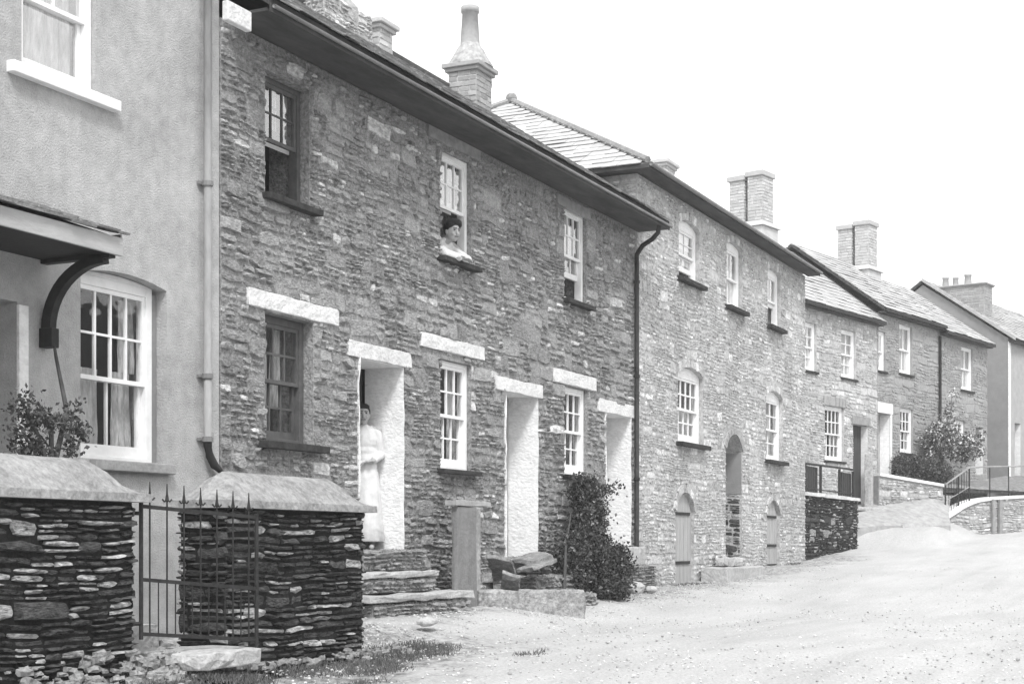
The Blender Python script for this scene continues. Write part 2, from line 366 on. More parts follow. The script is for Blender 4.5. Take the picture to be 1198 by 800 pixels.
def rough_slab(mb, x0, x1, y0, y1, z0, z1, rng, j=.015, nx=6, ny=3, nz=2, Mx=None):
    """an irregular block: subdivided box with jittered points"""
    idx = {}; vs = []
    def V(i, k, l):
        if (i,k,l) not in idx:
            p = Vector((x0+(x1-x0)*i/nx, y0+(y1-y0)*k/ny, z0+(z1-z0)*l/nz))
            e = (i in (0,nx))+(k in (0,ny))+(l in (0,nz))
            p += Vector((rng.uniform(-j,j), rng.uniform(-j,j), rng.uniform(-j,j)))
            if e >= 2: p += (Vector(((x0+x1)/2,(y0+y1)/2,(z0+z1)/2))-p).normalized()*j*1.2
            idx[(i,k,l)] = len(vs); vs.append(Mx @ p if Mx else p)
        return idx[(i,k,l)]
    fs = []
    for i in range(nx):
        for k in range(ny):
            fs += [(V(i,k,nz),V(i+1,k,nz),V(i+1,k+1,nz),V(i,k+1,nz)), (V(i,k,0),V(i,k+1,0),V(i+1,k+1,0),V(i+1,k,0))]
        for l in range(nz): fs += [(V(i,0,l),V(i+1,0,l),V(i+1,0,l+1),V(i,0,l+1)), (V(i+1,ny,l),V(i,ny,l),V(i,ny,l+1),V(i+1,ny,l+1))]
    for k in range(ny):
        for l in range(nz): fs += [(V(0,k+1,l),V(0,k,l),V(0,k,l+1),V(0,k+1,l+1)), (V(nx,k,l),V(nx,k+1,l),V(nx,k+1,l+1),V(nx,k,l+1))]
    mb.add(vs, fs)
def shell(par, x0, x1, z0, z1, ops, depth, m, floors=(), th=.45):
    """front wall with openings, the three other walls, floors"""
    mb = MB(); wall_open(mb, x0, x1, z0, z1, ops, 0, th)
    mb.box(x0, x0+.35, th+.001, depth, z0, z1); mb.box(x1-.35, x1, th+.001, depth, z0, z1); mb.box(x0+.351, x1-.351, depth-.35, depth, z0, z1)
    w = mb.build('wall', M[m], par)
    fb = MB()
    for z in floors: fb.box(x0+.36, x1-.36, th+.01, depth-.36, z-.12, z)
    if floors: fb.build('floor', M['floorboard'], par)
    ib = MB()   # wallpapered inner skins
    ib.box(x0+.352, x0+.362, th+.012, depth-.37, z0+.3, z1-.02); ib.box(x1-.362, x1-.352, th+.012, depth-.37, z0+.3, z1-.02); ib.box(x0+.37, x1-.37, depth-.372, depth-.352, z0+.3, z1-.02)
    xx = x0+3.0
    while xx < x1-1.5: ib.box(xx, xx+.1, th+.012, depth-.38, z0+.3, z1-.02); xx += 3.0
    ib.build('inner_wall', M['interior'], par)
    return w
def gable_roof(par, x0, x1, ye, ze, yr, zr, yb, m, depth, sof='soffit', th=.07, wt=None, ex=.2, wd=.26, rng=None, horizontal=True, fasc='fascia', verge=0.0):
    """front slope from (ye,ze) to the ridge (yr,zr), back slope to yb"""
    rng = rng or random.Random(5); r = MB(); zb = zr-(yb-yr)*(zr-ze)/(yr-ye)
    r.prism([(ye,ze),(yr,zr),(yb,zb),(yb,zb-th),(yr,zr-th*1.1),(ye,ze-th)], x0, x1, 0)
    o = r.build('roof', M[sof], par)
    s = MB(); V = math.hypot(yr-ye, zr-ze); cy, cz = (yr-ye)/V, (zr-ze)/V
    slates(s, lambda u,v,h: (u, ye-.04+cy*v-cz*h, ze-.03+cz*v+cy*h+.004), V+.03, lambda v: (x0-verge, x1+verge), ex, wd, rng)
    slates(s, lambda u,v,h: (u, yb+.04-cy*v+cz*h, zb-.03+cz*v+cy*h+.004), V+.0, lambda v: (x0-verge, x1+verge), ex*2, wd*2, rng)
    u = x0-verge
    while u < x1+verge:
        e = min(u+.4, x1+verge); j = rng.uniform(-.008,.008)
        s.prism([(yr-.10,zr-.045+j),(yr,zr+.014+j),(yr+.10,zr-.045+j),(yr,zr-.03+j)], u, e-.008, 0); u += .4
    s.build('slate', M[m], o)
    if horizontal:
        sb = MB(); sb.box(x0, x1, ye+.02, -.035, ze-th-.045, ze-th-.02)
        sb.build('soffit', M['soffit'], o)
    return o
def chimney(par, x, y, zb, zt, w, d, m='brick', cap=.12, pots=(), potm='pot', rng=None, basez=None, bw=.12, faces=('x','y','X')):
    rng = rng or random.Random(11); mb = MB()
    x0, x1, y0, y1 = x-w/2, x+w/2, y-d/2, y+d/2
    o = MB(); o.box(x0, x1, y0, y1, zb, zt)
    if basez: o.box(x0-bw, x1+bw, y0-bw, y1+bw, zb-.4, basez)
    k = o.build('chimney', M['pale_mortar' if m in ('brick','brick_dark') else m], par)
    v = MB(); kw = dict(band=(.075,.08), seg=(.18,.24), depth=(.006,.012), gap=.004, warp=.002, rng=rng, regular=True)
    if m in ('brick','brick_dark'):
        z0 = basez or zb
        rubble(v, lambda a,b,e: (a, y0-e, b), x0, x1, z0, zt-.002, **kw); rubble(v, lambda a,b,e: (x0-e, a, b), y0, y1, z0, zt-.002, **kw); rubble(v, lambda a,b,e: (x1+e, a, b), y0, y1, z0, zt-.002, **kw)
        v.build('brickwork', M[m], k)
    c = MB(); e = .045
    c.box(x0-e, x1+e, y0-e, y1+e, zt-cap, zt-cap*.45); c.box(x0-e*1.8, x1+e*1.8, y0-e*1.8, y1+e*1.8, zt-cap*.45+.001, zt+.02)
    c.build('cap', M['brick' if m != 'brick_dark' else m], k, bevel=.01)
    for (px_, py_, h, r) in pots:
        p = MB(); p.lathe([(r*1.05,0),(r,.03),(r*.85,h*.8),(r*.98,h*.84),(r*.98,h),(r*.7,h),(r*.66,h*.5)], (px_, py_, zt+.02)); p.build('chimney_pot', M[potm], k, smooth=True)
    return k
# ================================================================== FACADE FRAMES
A = Frame(0, 7.853, 0)          # the near row stands along this line
Cf = Frame(34.5, 9.0, -11.57)   # the farther houses, turned a little
# ================================================================== GROUND
def interp(t, T):
    if t <= T[0][0]: return T[0][1]
    for (a, u), (b, v) in zip(T, T[1:]):
        if t <= b:
            k = (t-a)/(b-a); return u+(v-u)*k
    return T[-1][1]
GT = [(-60,-4.5),(-20,-2.2),(0,-1.25),(5,-.86),(8,-.72),(10.7,-.68),(13,-.66),(16,-.67),(20.7,-.66),(25,-.53),(28,-.40),(30,-.31),(35,-.07),(38,.12),(41.9,.36),(46,.72),(60,2.6),(100,6),(400,18)]
def ss(t): t = max(0, min(1, t)); return t*t*(3-2*t)
def G(X, Y):
    h = interp(X, GT)
    cross = .17*(1-ss((X-18)/8))+.03
    h -= cross*ss((7.4-Y)/1.6)
    h += 8.5*ss((-9-Y)/16)  # added hill across the street, out of view, blocks the low sky
    h += .36*ss((X-34.7)/1.6)*ss((Y-6.0)/.7)*(1-ss((X-44)/6))
    h += .10*ss((Y-5.2)/.9)*ss((9.2-X)/1.6)*ss((X-2)/3)          # bank against the garden wall
    return h
def ground():
    xs = []; x = -60.0
    while x < 400: xs.append(x); x += .09 if 7 < x < 20 else (.22 if 20 <= x < 34 else (.6 if 0 < x < 60 else 12))
    ys = []; y = -300.0
    while y < 300: ys.append(y); y += .09 if 3 < y < 8.1 else (.2 if 0 <= y <= 3 else (.6 if -6 < y < 14 else 12))
    vs = []; 
    for X in xs:
        for Y in ys:
            z = G(X, Y)
            if 5 < X < 60 and -8 < Y < 12:
                z += .022*noise.noise(Vector((X*.9, Y*.9, 0)))+.008*noise.noise(Vector((X*4, Y*4, 3)))
                e = ss((Y-5.0)/1.5)*ss((Y and 1))
                z += .014*e*noise.noise(Vector((X*7, Y*7, 8)))
            vs.append((X, Y, z))
    n = len(ys); mb = MB(); mb.add(vs, [(i*n+k, (i+1)*n+k, (i+1)*n+k+1, i*n+k+1) for i in range(len(xs)-1) for k in range(n-1)])
    m = bpy.data.materials.new('pale_dirt_road'); m.use_nodes = True; nt = m.node_tree; L = nt.links; b = nt.nodes['Principled BSDF']; b.inputs['Roughness'].default_value = .95; b.inputs['Specular IOR Level'].default_value = .1
    tc = nd(nt, 'ShaderNodeTexCoord')
    def noi(s, d=6, st=(1,1,1), r=.6):
        mp_ = nd(nt, 'ShaderNodeMapping'); mp_.inputs['Scale'].default_value = st; L.new(tc.outputs['Object'], mp_.inputs['Vector'])
        q = nd(nt, 'ShaderNodeTexNoise'); q.inputs['Scale'].default_value = s; q.inputs['Detail'].default_value = d; q.inputs['Roughness'].default_value = r; L.new(mp_.outputs[0], q.inputs['Vector']); return q.outputs['Fac']
    def mr(v, a, c, d=0, e=1):
        q = nd(nt, 'ShaderNodeMapRange'); 
        for i, w in zip((1,2,3,4), (a,c,d,e)): q.inputs[i].default_value = w
        L.new(v, q.inputs[0]); return q.outputs[0]
    def ma(op, a, c):
        q = nd(nt, 'ShaderNodeMath', operation=op)
        for i, w in enumerate((a, c)):
            if isinstance(w, (int, float)): q.inputs[i].default_value = w
            else: L.new(w, q.inputs[i])
        return q.outputs[0]
    base = mr(noi(1.3, 8, (.35,1,1)), .3, .7, .42, .52)
    fine = mr(noi(42, 4, r=.8), .38, .62, -.10, .06)
    val = ma('ADD', base, fine); rut = mr(noi(1.0, 5, (.10,1.5,1), .7), .50, .66, 0, -.04); val = ma('ADD', val, rut); spot = mr(noi(90, 3, r=.9), .60, .68, 0, -.16); val = ma('ADD', val, spot)
    sx = nd(nt, 'ShaderNodeSeparateXYZ'); L.new(tc.outputs['Object'], sx.inputs[0])
    # soil and moss along the foot of the walls and on the verge before the gate
    foot = mr(sx.outputs[1], 6.3, 7.5, 0, 1); foot2 = ma('MULTIPLY', mr(sx.outputs[1], 4.7, 5.9, 0, 1), mr(sx.outputs[0], 13.2, 11.2, 0, 1))
    edge = ma('MAXIMUM', ma('MULTIPLY', foot, mr(sx.outputs[0], 33.5, 31.5, 0, 1)), foot2); edge = ma('MAXIMUM', edge, mr(sx.outputs[1], -7.0, -9.5, 0, 1.3)); edge = ma('ADD', edge, mr(noi(1.9, 7), .2, .8, -.55, .45))
    edge = mr(edge, .35, .75, 0, 1)
    soil = mr(noi(11, 8, r=.8), .32, .68, .03, .62); far_ = mr(sx.outputs[1], -7.0, -9.5, 1, .22); soil = ma('MULTIPLY', soil, far_)  # darker on the added hill, to dim reflections in the glass
    mx = nd(nt, 'ShaderNodeMix'); mx.data_type = 'FLOAT'; L.new(edge, mx.inputs[0]); L.new(val, mx.inputs[2]); L.new(soil, mx.inputs[3])
    cb = nd(nt, 'ShaderNodeCombineColor')
    for i in range(3): L.new(mx.outputs[0], cb.inputs[i])
    L.new(cb.outputs[0], b.inputs['Base Color'])
    bp = nd(nt, 'ShaderNodeBump'); bp.inputs['Strength'].default_value = .7; bp.inputs['Distance'].default_value = .02; L.new(noi(28, 6, r=.75), bp.inputs['Height']); L.new(bp.outputs[0], b.inputs['Normal'])
    o = mb.build('road', m, smooth=True); o['kind'] = 'structure'
ground()
# ================================================================== STUCCO HOUSE (left edge)
LX0, LX1 = 5.2, 10.725
H = thing('stucco_house', 'grey stucco house with white sash windows beside a pale drainpipe, at the left edge', 'house', A)
f = A
lw = (f.x(82,.10), f.x(195), f.z(183,543,.10), f.z(183,333,.10))
uw = (f.x(20,.04), f.x(112), f.z(108,112,.04), f.z(108,112,.04)+1.35)
ld = (7.25, f.x(20), -.35, 1.72)
ops = [(lw[0],lw[1],lw[2],lw[3],.06), (uw[0],uw[1],uw[2],uw[3],0), (*ld,0)]
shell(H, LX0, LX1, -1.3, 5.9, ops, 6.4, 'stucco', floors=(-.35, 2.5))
window(H, lw[0]+.003, lw[1]-.06, lw[2], lw[3]-.008, rec=.10, cols=4, rt=2, rb=1, cols_b=2, rise=.04, meet=.46, frame=.075, bot=.09, curtain=[(.25,.52,.02,.5),(.66,.90,.02,.5),(.75,.95,.5,.9)], sill=None)
fil = MB(); fil.box(lw[1]-.059, lw[1]-.003, .10, .2, lw[2], lw[3]-.09); fil.build('reveal', M['far_stucco'], H)
s = MB(); s.box(f.x(112,-.06), f.x(205,-.06), -.07, .095, lw[2]-.085, lw[2]-.004); s.build('sill', M['sill_grey'], H, bevel=.008)
window(H, uw[0]+.003, uw[1]-.003, uw[2], uw[3]-.003, rec=.04, cols=2, rt=2, rb=1, cols_b=1, meet=.4, frame=.06, curtain=[(.3,.9,.02,.95)])
s = MB(); s.box(f.x(14,-.05), f.x(140,-.05), -.07, .035, uw[2]-.085, uw[2]-.003); s.build('sill', M['white'], H, bevel=.006)
s = MB(); s.box(ld[0]+.01, ld[1]-.01, .30, .345, ld[2]+.01, ld[3]-.01)
for z in (-.2, .45, 1.1): s.box(ld[0]+.12, ld[1]-.12, .285, .299, z, z+.5)
d_ = s.build('door', M['grey_paint'], H, bevel=.006); q = MB(); q.ball((ld[1]-.12,.25,.55), .03); q.build('handle', M['iron'], d_, smooth=True)
s = MB(); s.box(ld[1]-.009, ld[1]+.085, -.03, -.002, -.6, 1.7); s.build('door_surround', M['whitewash'], H, bevel=.004)
# canopy over the door
cr = 8.66; cz = 2.14
s = MB(); s.prism([(-.66,cz+.03),(-.002,cz+.26),(-.002,cz+.20),(-.66,cz-.02)], 6.2, cr, 0); cano = s.build('canopy', M['soffit'], H)
s = MB(); slates(s, lambda u,v,h: (u, -.71+.944*v-.33*h, cz+.025+.33*v+.944*h), .73, lambda v: (6.2, cr+.05), .17, .24, random.Random(8), th=.016)
s.build('slate', M['old_slate'], cano)
s = MB(); s.box(6.2, cr-.01, -.655, -.004, cz-.085, cz-.055); s.build('boarding', M['dark_paint'], cano)
s = MB(); s.box(6.2, cr, -.685, -.662, cz-.10, cz+.028); s.box(cr+.001, cr+.02, -.66, -.01, cz-.05, cz+.06); s.build('fascia', M['fascia'], cano, bevel=.003)
for xb in (8.60, 6.9):
    s = MB(); n = 12; out = []; inn = []
    for i in range(n+1):
        t = i/n*PI/2; out.append((-.58+.58*math.sin(t)*1.0-.0, 1.60+ .42*(1-0) - .0)) if False else None
        yy = -.015-.56*(1-math.cos(t)); zz = cz-.58+.5*math.sin(t)
        out.append((yy-.0, zz)); inn.append((yy-.075*math.cos(t)-.01, zz-.07*math.sin(t)+.0))
    pts = out+inn[::-1]
    s.prism(pts, xb-.035, xb+.035, 0); s.box(xb-.04, xb+.04, -.12, -.002, cz-.72, cz-.58); s.box(xb-.035, xb+.035, -.64, -.01, cz-.115, cz-.045)
    s.build('bracket', M['dark_paint'], cano, bevel=.004)
gable_roof(H, LX0-.2, LX1-.02, -.3, 5.95, 3.0, 7.9, 6.7, 'roof_slate', 6.4)
xp = f.x(243,-.06); zb_ = f.z(243,515,-.06)
s = MB(); s.tube([(xp,-.06,zb_+.02),(xp,-.06,5.7)], .033, 12)
dp = s.build('drainpipe', M['pipe'], H, smooth=True)
s = MB(); x2 = f.x(261,-.05); s.tube([(xp,-.06,zb_+.03),(xp,-.06,zb_-.05),(xp+.03,-.06,zb_-.13),(xp+.09,-.06,zb_-.2),(x2,-.06,zb_-.28),(x2+.01,-.06,-.6)], .036, 12); s.build('elbow', M['dark_pipe'], dp, smooth=True)
for yy in (215, 440, 514): s = MB(); z = f.z(243, yy, -.06); s.tube([(xp,-.06,z-.02),(xp,-.06,z+.02)], .047, 12); s.box(xp-.075, xp+.075, -.03, -.004, z-.012, z+.012); s.build('collar', M['grey_paint'], dp)
# ================================================================== STONE COTTAGE ROW (A)
AX0, AX1 = 10.74, 20.66
R1 = thing('stone_cottage_terrace', 'dark slate rubble cottage terrace with whitewashed doorways and deep dark eaves', 'terrace', A)
def wz_(xa, xb, xc, yt, yb_, rec): return (f.x(xa, 0), f.x(xb, 0), f.z(xc, yb_, rec), f.z(xc, yt, rec))
AW = {
 'u1': wz_(310,362,352,108,246,.10), 'u2': wz_(515,551,548,192,313,.05), 'u3': wz_(660,686,684,254,359,.05),
 'g1': wz_(310,366,355,378,521,.10), 'g2': wz_(515,551,548,428,551,.05), 'g3': wz_(660,687,683,457,557,.05)}
AD = [(f.x(418), f.x(471), f.z(471,643), f.z(471,428)), (f.x(590), f.x(628), f.z(628,652), f.z(628,463)), (f.x(707), f.x(737), f.z(737,640), f.z(737,487))]
aops = [(*AW[k],0) for k in AW]+[(*d,0) for d in AD]
WT = 4.48
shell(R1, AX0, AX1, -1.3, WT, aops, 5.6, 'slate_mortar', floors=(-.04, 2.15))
blk = [b for o in aops for b in arch_blocks(o)]
lint = []   # lintels: (x0,x1,z0,z1,mat)
def lin(xa, xb, yt, yb_, mt, pr=.03):
    a, b = f.x(xa,-pr), f.x(xb,-pr); xm = (xa+xb)/2
    lint.append((a, b, f.z(xm, yb_, -pr), f.z(xm, yt, -pr), mt, pr))
lin(291,398,349,369,'lintel'); lin(408,482,405,423,'lintel'); lin(493,568,397,413,'lintel'); lin(581,636,445,461,'lintel',.035); lin(649,698,436,452,'lintel'); lin(701,743,470,485,'lintel',.035)
lin(502,563,160,178-4,'grey_lintel'); lin(653,692,236,248,'grey_lintel')
blk += [(a,b,c,d) for (a,b,c,d,_,_) in lint]+[(AW[k][0]-.07, AW[k][1]+.07, AW[k][2]-.06, AW[k][2]) for k in AW]
v = MB(); rubble(v, lambda a,b,e: (a, -e, b), AX0, AX1, -1.0, WT-.06, blk, band=(.11,.22), seg=(.15,.5), depth=(.003,.034), gap=.007, warp=.010, rng=random.Random(21), ratio=2.0)
v.build('stonework', M['slate_stone'], R1)
rg = random.Random(4)
for (a,b,c,d,mt,pr) in lint:
    s = MB(); rough_slab(s, a, b, -pr, .02 if mt == 'lintel' else .03, c, d, rg, .006, 10, 2, 2); s.build('lintel', M[mt], R1, bevel=.005)
SS = (.05,.07,.045,'sill_slate')
def aw(k, rec, **kw):
    a, b, c, d = AW[k]
    return window(R1, a+.003, b-(.003), c+.002, d-.003, rec=rec, **kw)
aw('u1', .10, cols=3, rt=2, rb=2, m='dull_paint', lift=.55, blind=(.02,.98,.46,.99), sill=(.08,.11,.06,'sill_slate'), frame=.05, mun=.013)  # white blind also stands in for sky reflected in the upper sash
aw('u2', .05, cols=3, rt=2, rb=2, lift=.55, blind=(.04,.7,.47,.99), sill=(.08,.11,.06,'sill_slate'), frame=.055)
aw('u3', .05, cols=3, rt=2, rb=2, lift=.28, blind=(.04,.7,.47,.99), sill=(.08,.11,.06,'sill_slate'), frame=.055)
aw('g1', .10, cols=3, rt=2, rb=2, m='dull_paint', curtain=[(.2,.5,.05,.95),(.6,.8,.3,.95)], sill=(.12,.12,.07,'sill_slate'), frame=.07, mun=.02)
aw('g2', .05, cols=3, rt=2, rb=2, sill=(.08,.11,.055,'sill_slate'), frame=.05, bot=.08, curtain=[(.75,.98,.05,.95)])
aw('g3', .05, cols=3, rt=2, rb=2, sill=(.06,.09,.05,'sill_slate'), frame=.05, bot=.10)
# dark interior skin behind the first windows' deep reveals is the inner wall itself
for i, (a, b, c, d) in enumerate(AD):
    L_ = MB()
    def jag(xw, sgn):      # whitewashed jamb following the rough edge of the stones
        n = 14; vs = []; fs = []
        for k in range(n+1):
            z = c+(d-c)*k/n; vs += [(xw+sgn*.006, -.012-rg.uniform(0,.022), z), (xw+sgn*.006, .445, z), (xw, .445, z), (xw, -.012-rg.uniform(0,.015), z)]
        for k in range(n): fs += [tuple(4*k+q for q in (0,1))+tuple(4*k+4+q for q in (1,0)), (4*k+1,4*k+2,4*k+6,4*k+5), (4*k+2,4*k+3,4*k+7,4*k+6), (4*k+3,4*k,4*k+4,4*k+7)]
        L_.add(vs, fs)
    jag(b-.006, -1); jag(a+.006, 1)
    L_.box(a+.013, b-.013, .0, .44, d-.018, d-.002)
    L_.build('door_reveal', M['whitewash'], R1)
    s = MB(); s.box(a+.013, b-.013, .005, .46, c-.10, c-.001); s.build('threshold', M['step'], R1, bevel=.008)
    if i == 0:   # door stands open inside
        s = MB(); s.box(a+.02, a+.065, .47, 1.3, c+.005, d-.03)
    else:
        s = MB(); s.box(a+.02, b-.02, .38, .42, c+.005, d-.03)
        for k in range(1,5): x = a+.02+(b-a-.04)*k/5; s.box(x-.006, x+.006, .375, .379, c+.02, d-.05)
    dr = s.build('door', M['wood_dark' if i == 0 else 'wood_pale'], R1)
    q = MB(); q.ball((a+.12, .35, c+1.0) if i else (a+.085,1.2,c+1.0), .022, 8, 6); q.build('handle', M['iron'], dr)
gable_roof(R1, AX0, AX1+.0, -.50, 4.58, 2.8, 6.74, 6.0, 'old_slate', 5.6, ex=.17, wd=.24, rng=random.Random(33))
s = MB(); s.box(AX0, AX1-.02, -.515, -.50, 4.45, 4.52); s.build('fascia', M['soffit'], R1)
s = MB(); xa, za = f.px(262,24,-.50); xb, _ = f.px(290,10,-.50); s.box(xa, xb, -.54, -.48, za, za+.16); s.build('eaves_block', M['lintel'], R1, bevel=.01)
# gable end parapets close the roof void
for xx in (AX0+.001, AX1-.351):
    s = MB(); s.prism([(0.0,WT-.1),(2.8,6.60),(5.6,WT-.1)], xx, xx+.35, 0); s.build('gable', M['slate_mortar'], R1)
# rain pipe at the far end of the row
s = MB(); xq = f.x(745,-.07); 
s.tube([(f.x(771,-.52),-.52,f.z(771,264,-.52)),(f.x(770,-.51),-.51,f.z(770,272,-.51)),(f.x(763,-.40),-.40,f.z(763,280,-.40)),(f.x(752,-.18),-.18,f.z(752,288,-.16)),(xq,-.07,f.z(745,298,-.07)),(xq,-.07,f.z(745,310,-.07)),(xq,-.07,-.62)], .034, 10)
pp = s.build('drainpipe', M['dark_pipe'], R1, smooth=True)
s = MB(); s.tube([(AX0+.02,-.535,4.50),(AX1+.0,-.535,4.50)], .018, 8); s.build('gutter', M['grey_paint'], R1, smooth=True)
for yy in (330,440,560,650): s = MB(); z = f.z(745,yy,-.07); s.tube([(xq,-.07,z-.02),(xq,-.07,z+.02)], .046, 10); s.build('collar', M['dark_pipe'], pp)
# chimneys on this row
def wx(px, Y):  # world x on the plane Y
    return Frame(0, Y).x(px)
def wzp(px, py, Y): return Frame(0, Y).z(px, py)
YR = 10.65; yl = YR-7.853
# rounded old stack
xa, xb = wx(347,YR), wx(414,YR); s = MB()
xc = (xa+xb)/2; hw = .58
o = MB(); o.box(xc-hw, xc+hw, yl-.34, yl+.34, 5.8, 6.86); ck = o.build('chimney', M['pale_mortar'], R1)
v = MB(); rubble(v, lambda a,b,e: (a, yl-.34-e, b), xc-hw, xc+hw, 6.0, 6.9, band=(.1,.16), seg=(.15,.4), depth=(.005,.03), ratio=2, rng=random.Random(4)); rubble(v, lambda a,b,e: (xc-hw-e, a, b), yl-.34, yl+.34, 6.0, 6.9, band=(.1,.16), seg=(.15,.4), depth=(.005,.03), ratio=2, rng=random.Random(5)); v.build('stonework', M['pale_stone'], ck)
o = MB(); o.lathe([(hw*1.0,0),(hw*.97,.07),(hw*.82,.15),(hw*.6,.20),(hw*.5,.24),(hw*.3,.25)], (0,0,0), 24)
for i, q in enumerate(o.v): vv = Vector(q); o.v[i] = (xc+q[0]+.05*noise.noise(vv*5), yl+q[1]*.62+.04*noise.noise(vv*4+Vector((9,0,0))), 6.85+q[2]+.05*noise.noise(vv*5+Vector((2,3,1))))
o.build('flaunching', M['flaunch'], ck)
chimney(R1, wx(437,YR)-.1, yl-.1, 5.9, wzp(437,34,YR), .34, .30, 'brick', rng=random.Random(2), cap=.1)
cx1 = 20.38; yc = 10.38-7.853
zt = Frame(0,10.3).z(549,76)
k = chimney(R1, cx1, yc, 5.8, zt, .50, .46, 'brick_dark', rng=random.Random(3), cap=.10)
o = MB(); o.lathe([(.34,0),(.33,.04),(.26,.16),(.20,.26),(.16,.32),(.14,.35)], (cx1, yc, zt+.02), 16)
for i, vtx in enumerate(o.v): o.v[i] = (vtx[0]+.02*noise.noise(Vector(vtx)*9), vtx[1]+.02*noise.noise(Vector(vtx)*9+Vector((5,0,0))), vtx[2])
o.build('flaunching', M['flaunch'], k)
o = MB(); h = Frame(0,10.5).z(549,17)-zt-.30; o.lathe([(.165,.26),(.15,.30),(.115,.32+h*.85),(.135,.32+h*.86),(.135,.32+h),(.09,.32+h),(.085,.5)], (cx1, yc, zt), 18); o.build('chimney_pot', M['pot'], k, smooth=True)
# ================================================================== TALL STONE HOUSE (B)
BX0, BX1 = 20.69, 30.05
B = thing('tall_stone_house', 'tall pale rubble stone house with arched doors and a hipped slate roof', 'house', A)
def bw(xa, xb, yt, yb_, rise): return (f.x(xa), f.x(xb), f.z(xb, yb_, .06), f.z((xa+xb)/2, yt, .06), rise)
BW = [bw(794,818,262,337,.10), bw(850,868,287,367,.08), bw(898,913,318,388,.07), bw(793,822,432,522,.11), bw(896,915,459,541,.12)]
BD = [(f.x(849), f.x(868), f.z(868,655), f.z(858,508), .28)]
BC = [(f.x(790), f.x(812), f.z(812,685), f.z(801,576), .30), (f.x(897), f.x(912), f.z(912,661), f.z(905,585), .28)]
bops = BW+BD+BC
BT = 5.32
shell(B, BX0, BX1, -1.2, BT, bops, 7.6, 'pale_mortar', floors=(-.18, 2.65))
blk = [b for o in bops for b in arch_blocks(o)]
for (a,b,c,d,r) in bops: blk += [(a-.02, b+.02, d-.01, d+.13), (a-.10, b+.10, d-r, d+.02)]
v = MB(); rubble(v, lambda a,b,e: (a, -e, b), BX0, BX1, -.9, BT-.04, blk, band=(.10,.20), seg=(.18,.5), depth=(.003,.018), gap=.010, warp=.014, rng=random.Random(22), ratio=1.7)
v.build('stonework', M['pale_stone'], B)
v = MB(); rubble(v, lambda a,b,e: (BX0-e, a, b), 0, 7.6, 4.2, BT-.04, [], band=(.12,.24), seg=(.25,.7), depth=(.004,.026), gap=.011, rng=random.Random(23), ratio=2.2)
v.build('side_stonework', M['pale_stone'], B)
rv = random.Random(9)
for i, (a,b,c,d,r) in enumerate(bops):   # arch stones
    s = MB(); n = 9; R = (((b-a)/2)**2+r*r)/(2*r); cx_, cz_ = (a+b)/2, d-R; al = math.asin(min(1, (b-a)/2/R))
    for k in range(n):
        t0, t1 = -al+2*al*(k+.06)/n, -al+2*al*(k+.94)/n; R0, R1_ = R+.004, R+.12+rv.uniform(-.02,.02)
        P = [(cx_+R0*math.sin(t0), cz_+R0*math.cos(t0)), (cx_+R0*math.sin(t1), cz_+R0*math.cos(t1)), (cx_+R1_*math.sin(t1), cz_+R1_*math.cos(t1)), (cx_+R1_*math.sin(t0), cz_+R1_*math.cos(t0))]
        s.prism(P, -.018-rv.uniform(0,.012), .002, 1)
    s.build('arch', M['grey_stone' if i in (5,) else 'pale_stone'], B)
def bwin(i, **kw):
    a,b,c,d,r = BW[i]; return window(B, a+.003, b-.003, c+.002, d-.004, rec=.06, rise=r-.01, sill=(.09,.12,.07,'sill_slate'), frame=.075, **kw)
bwin(0, cols=2, rt=2, rb=2, blind=(.02,.98,.3,.99), lift=.12, mun=.02); bwin(1, cols=2, rt=1, rb=1, blind=(.3,.98,.02,.6)); bwin(2, cols=2, rt=1, rb=1, lift=.35, blind=(.3,.98,.4,.98))
bwin(3, cols=4, rt=2, rb=2, curtain=[(.05,.95,.02,.5)], bot=.1, mun=.022); bwin(4, cols=2, rt=2, rb=2, mun=.022, curtain=[(.6,.95,.05,.95)])
a,b,c,d,r = BD[0]
s = MB(); s.box(a+.01, b-.01, .33, .37, c, d-.03); dr = s.build('door', M['wood_dark'], B); q = MB(); q.ball((a+.1,.34,c+1.0), .025, 8, 6); q.build('handle', M['iron'], dr)
v = MB(); rubble(v, lambda p,q,e: (b-e-.001, p, q), .03, .36, c, c+1.15, [], band=(.10,.16), seg=(.2,.4), depth=(.003,.02), rng=random.Random(5)); v.build('jamb_stonework', M['dry_stone'], B)
s = MB(); s.box(b-.012, b-.003, .01, .36, c+1.15, d-.3); s.build('door_reveal', M['far_stucco'], B)
s = MB(); s.box(a+.004, b-.004, -.02, .35, c-.10, c-.001); s.build('threshold', M['step'], B, bevel=.01)
for (a,b,c,d,r) in BC:
    s = MB(); n = 12; P = [(a+.004+(b-a-.008)*i/n, arch_z(a+.004, b-.004, d-r, r-.01, a+.004+(b-a-.008)*i/n)) for i in range(n+1)]
    s.prism([(a+.004, c+.03)]+P+[(b-.004, c+.03)], .05, .09, 1)
    for k in range(1,5): x = a+(b-a)*k/5; s.box(x-.004, x+.004, .044, .049, c+.04, d-r)
    dr = s.build('cellar_door', M['wood_pale'], B)
    for zz in (c+.35, d-r-.05): s = MB(); s.box(a+.02, b-.10, .03, .043, zz, zz+.045); s.build('hinge', M['iron'], dr)
    s = MB(); s.prism([(a+.004,c+.03)]+P+[(b-.004,c+.03)], .3, .32, 1); s.build('cellar_lining', M['interior'], B)
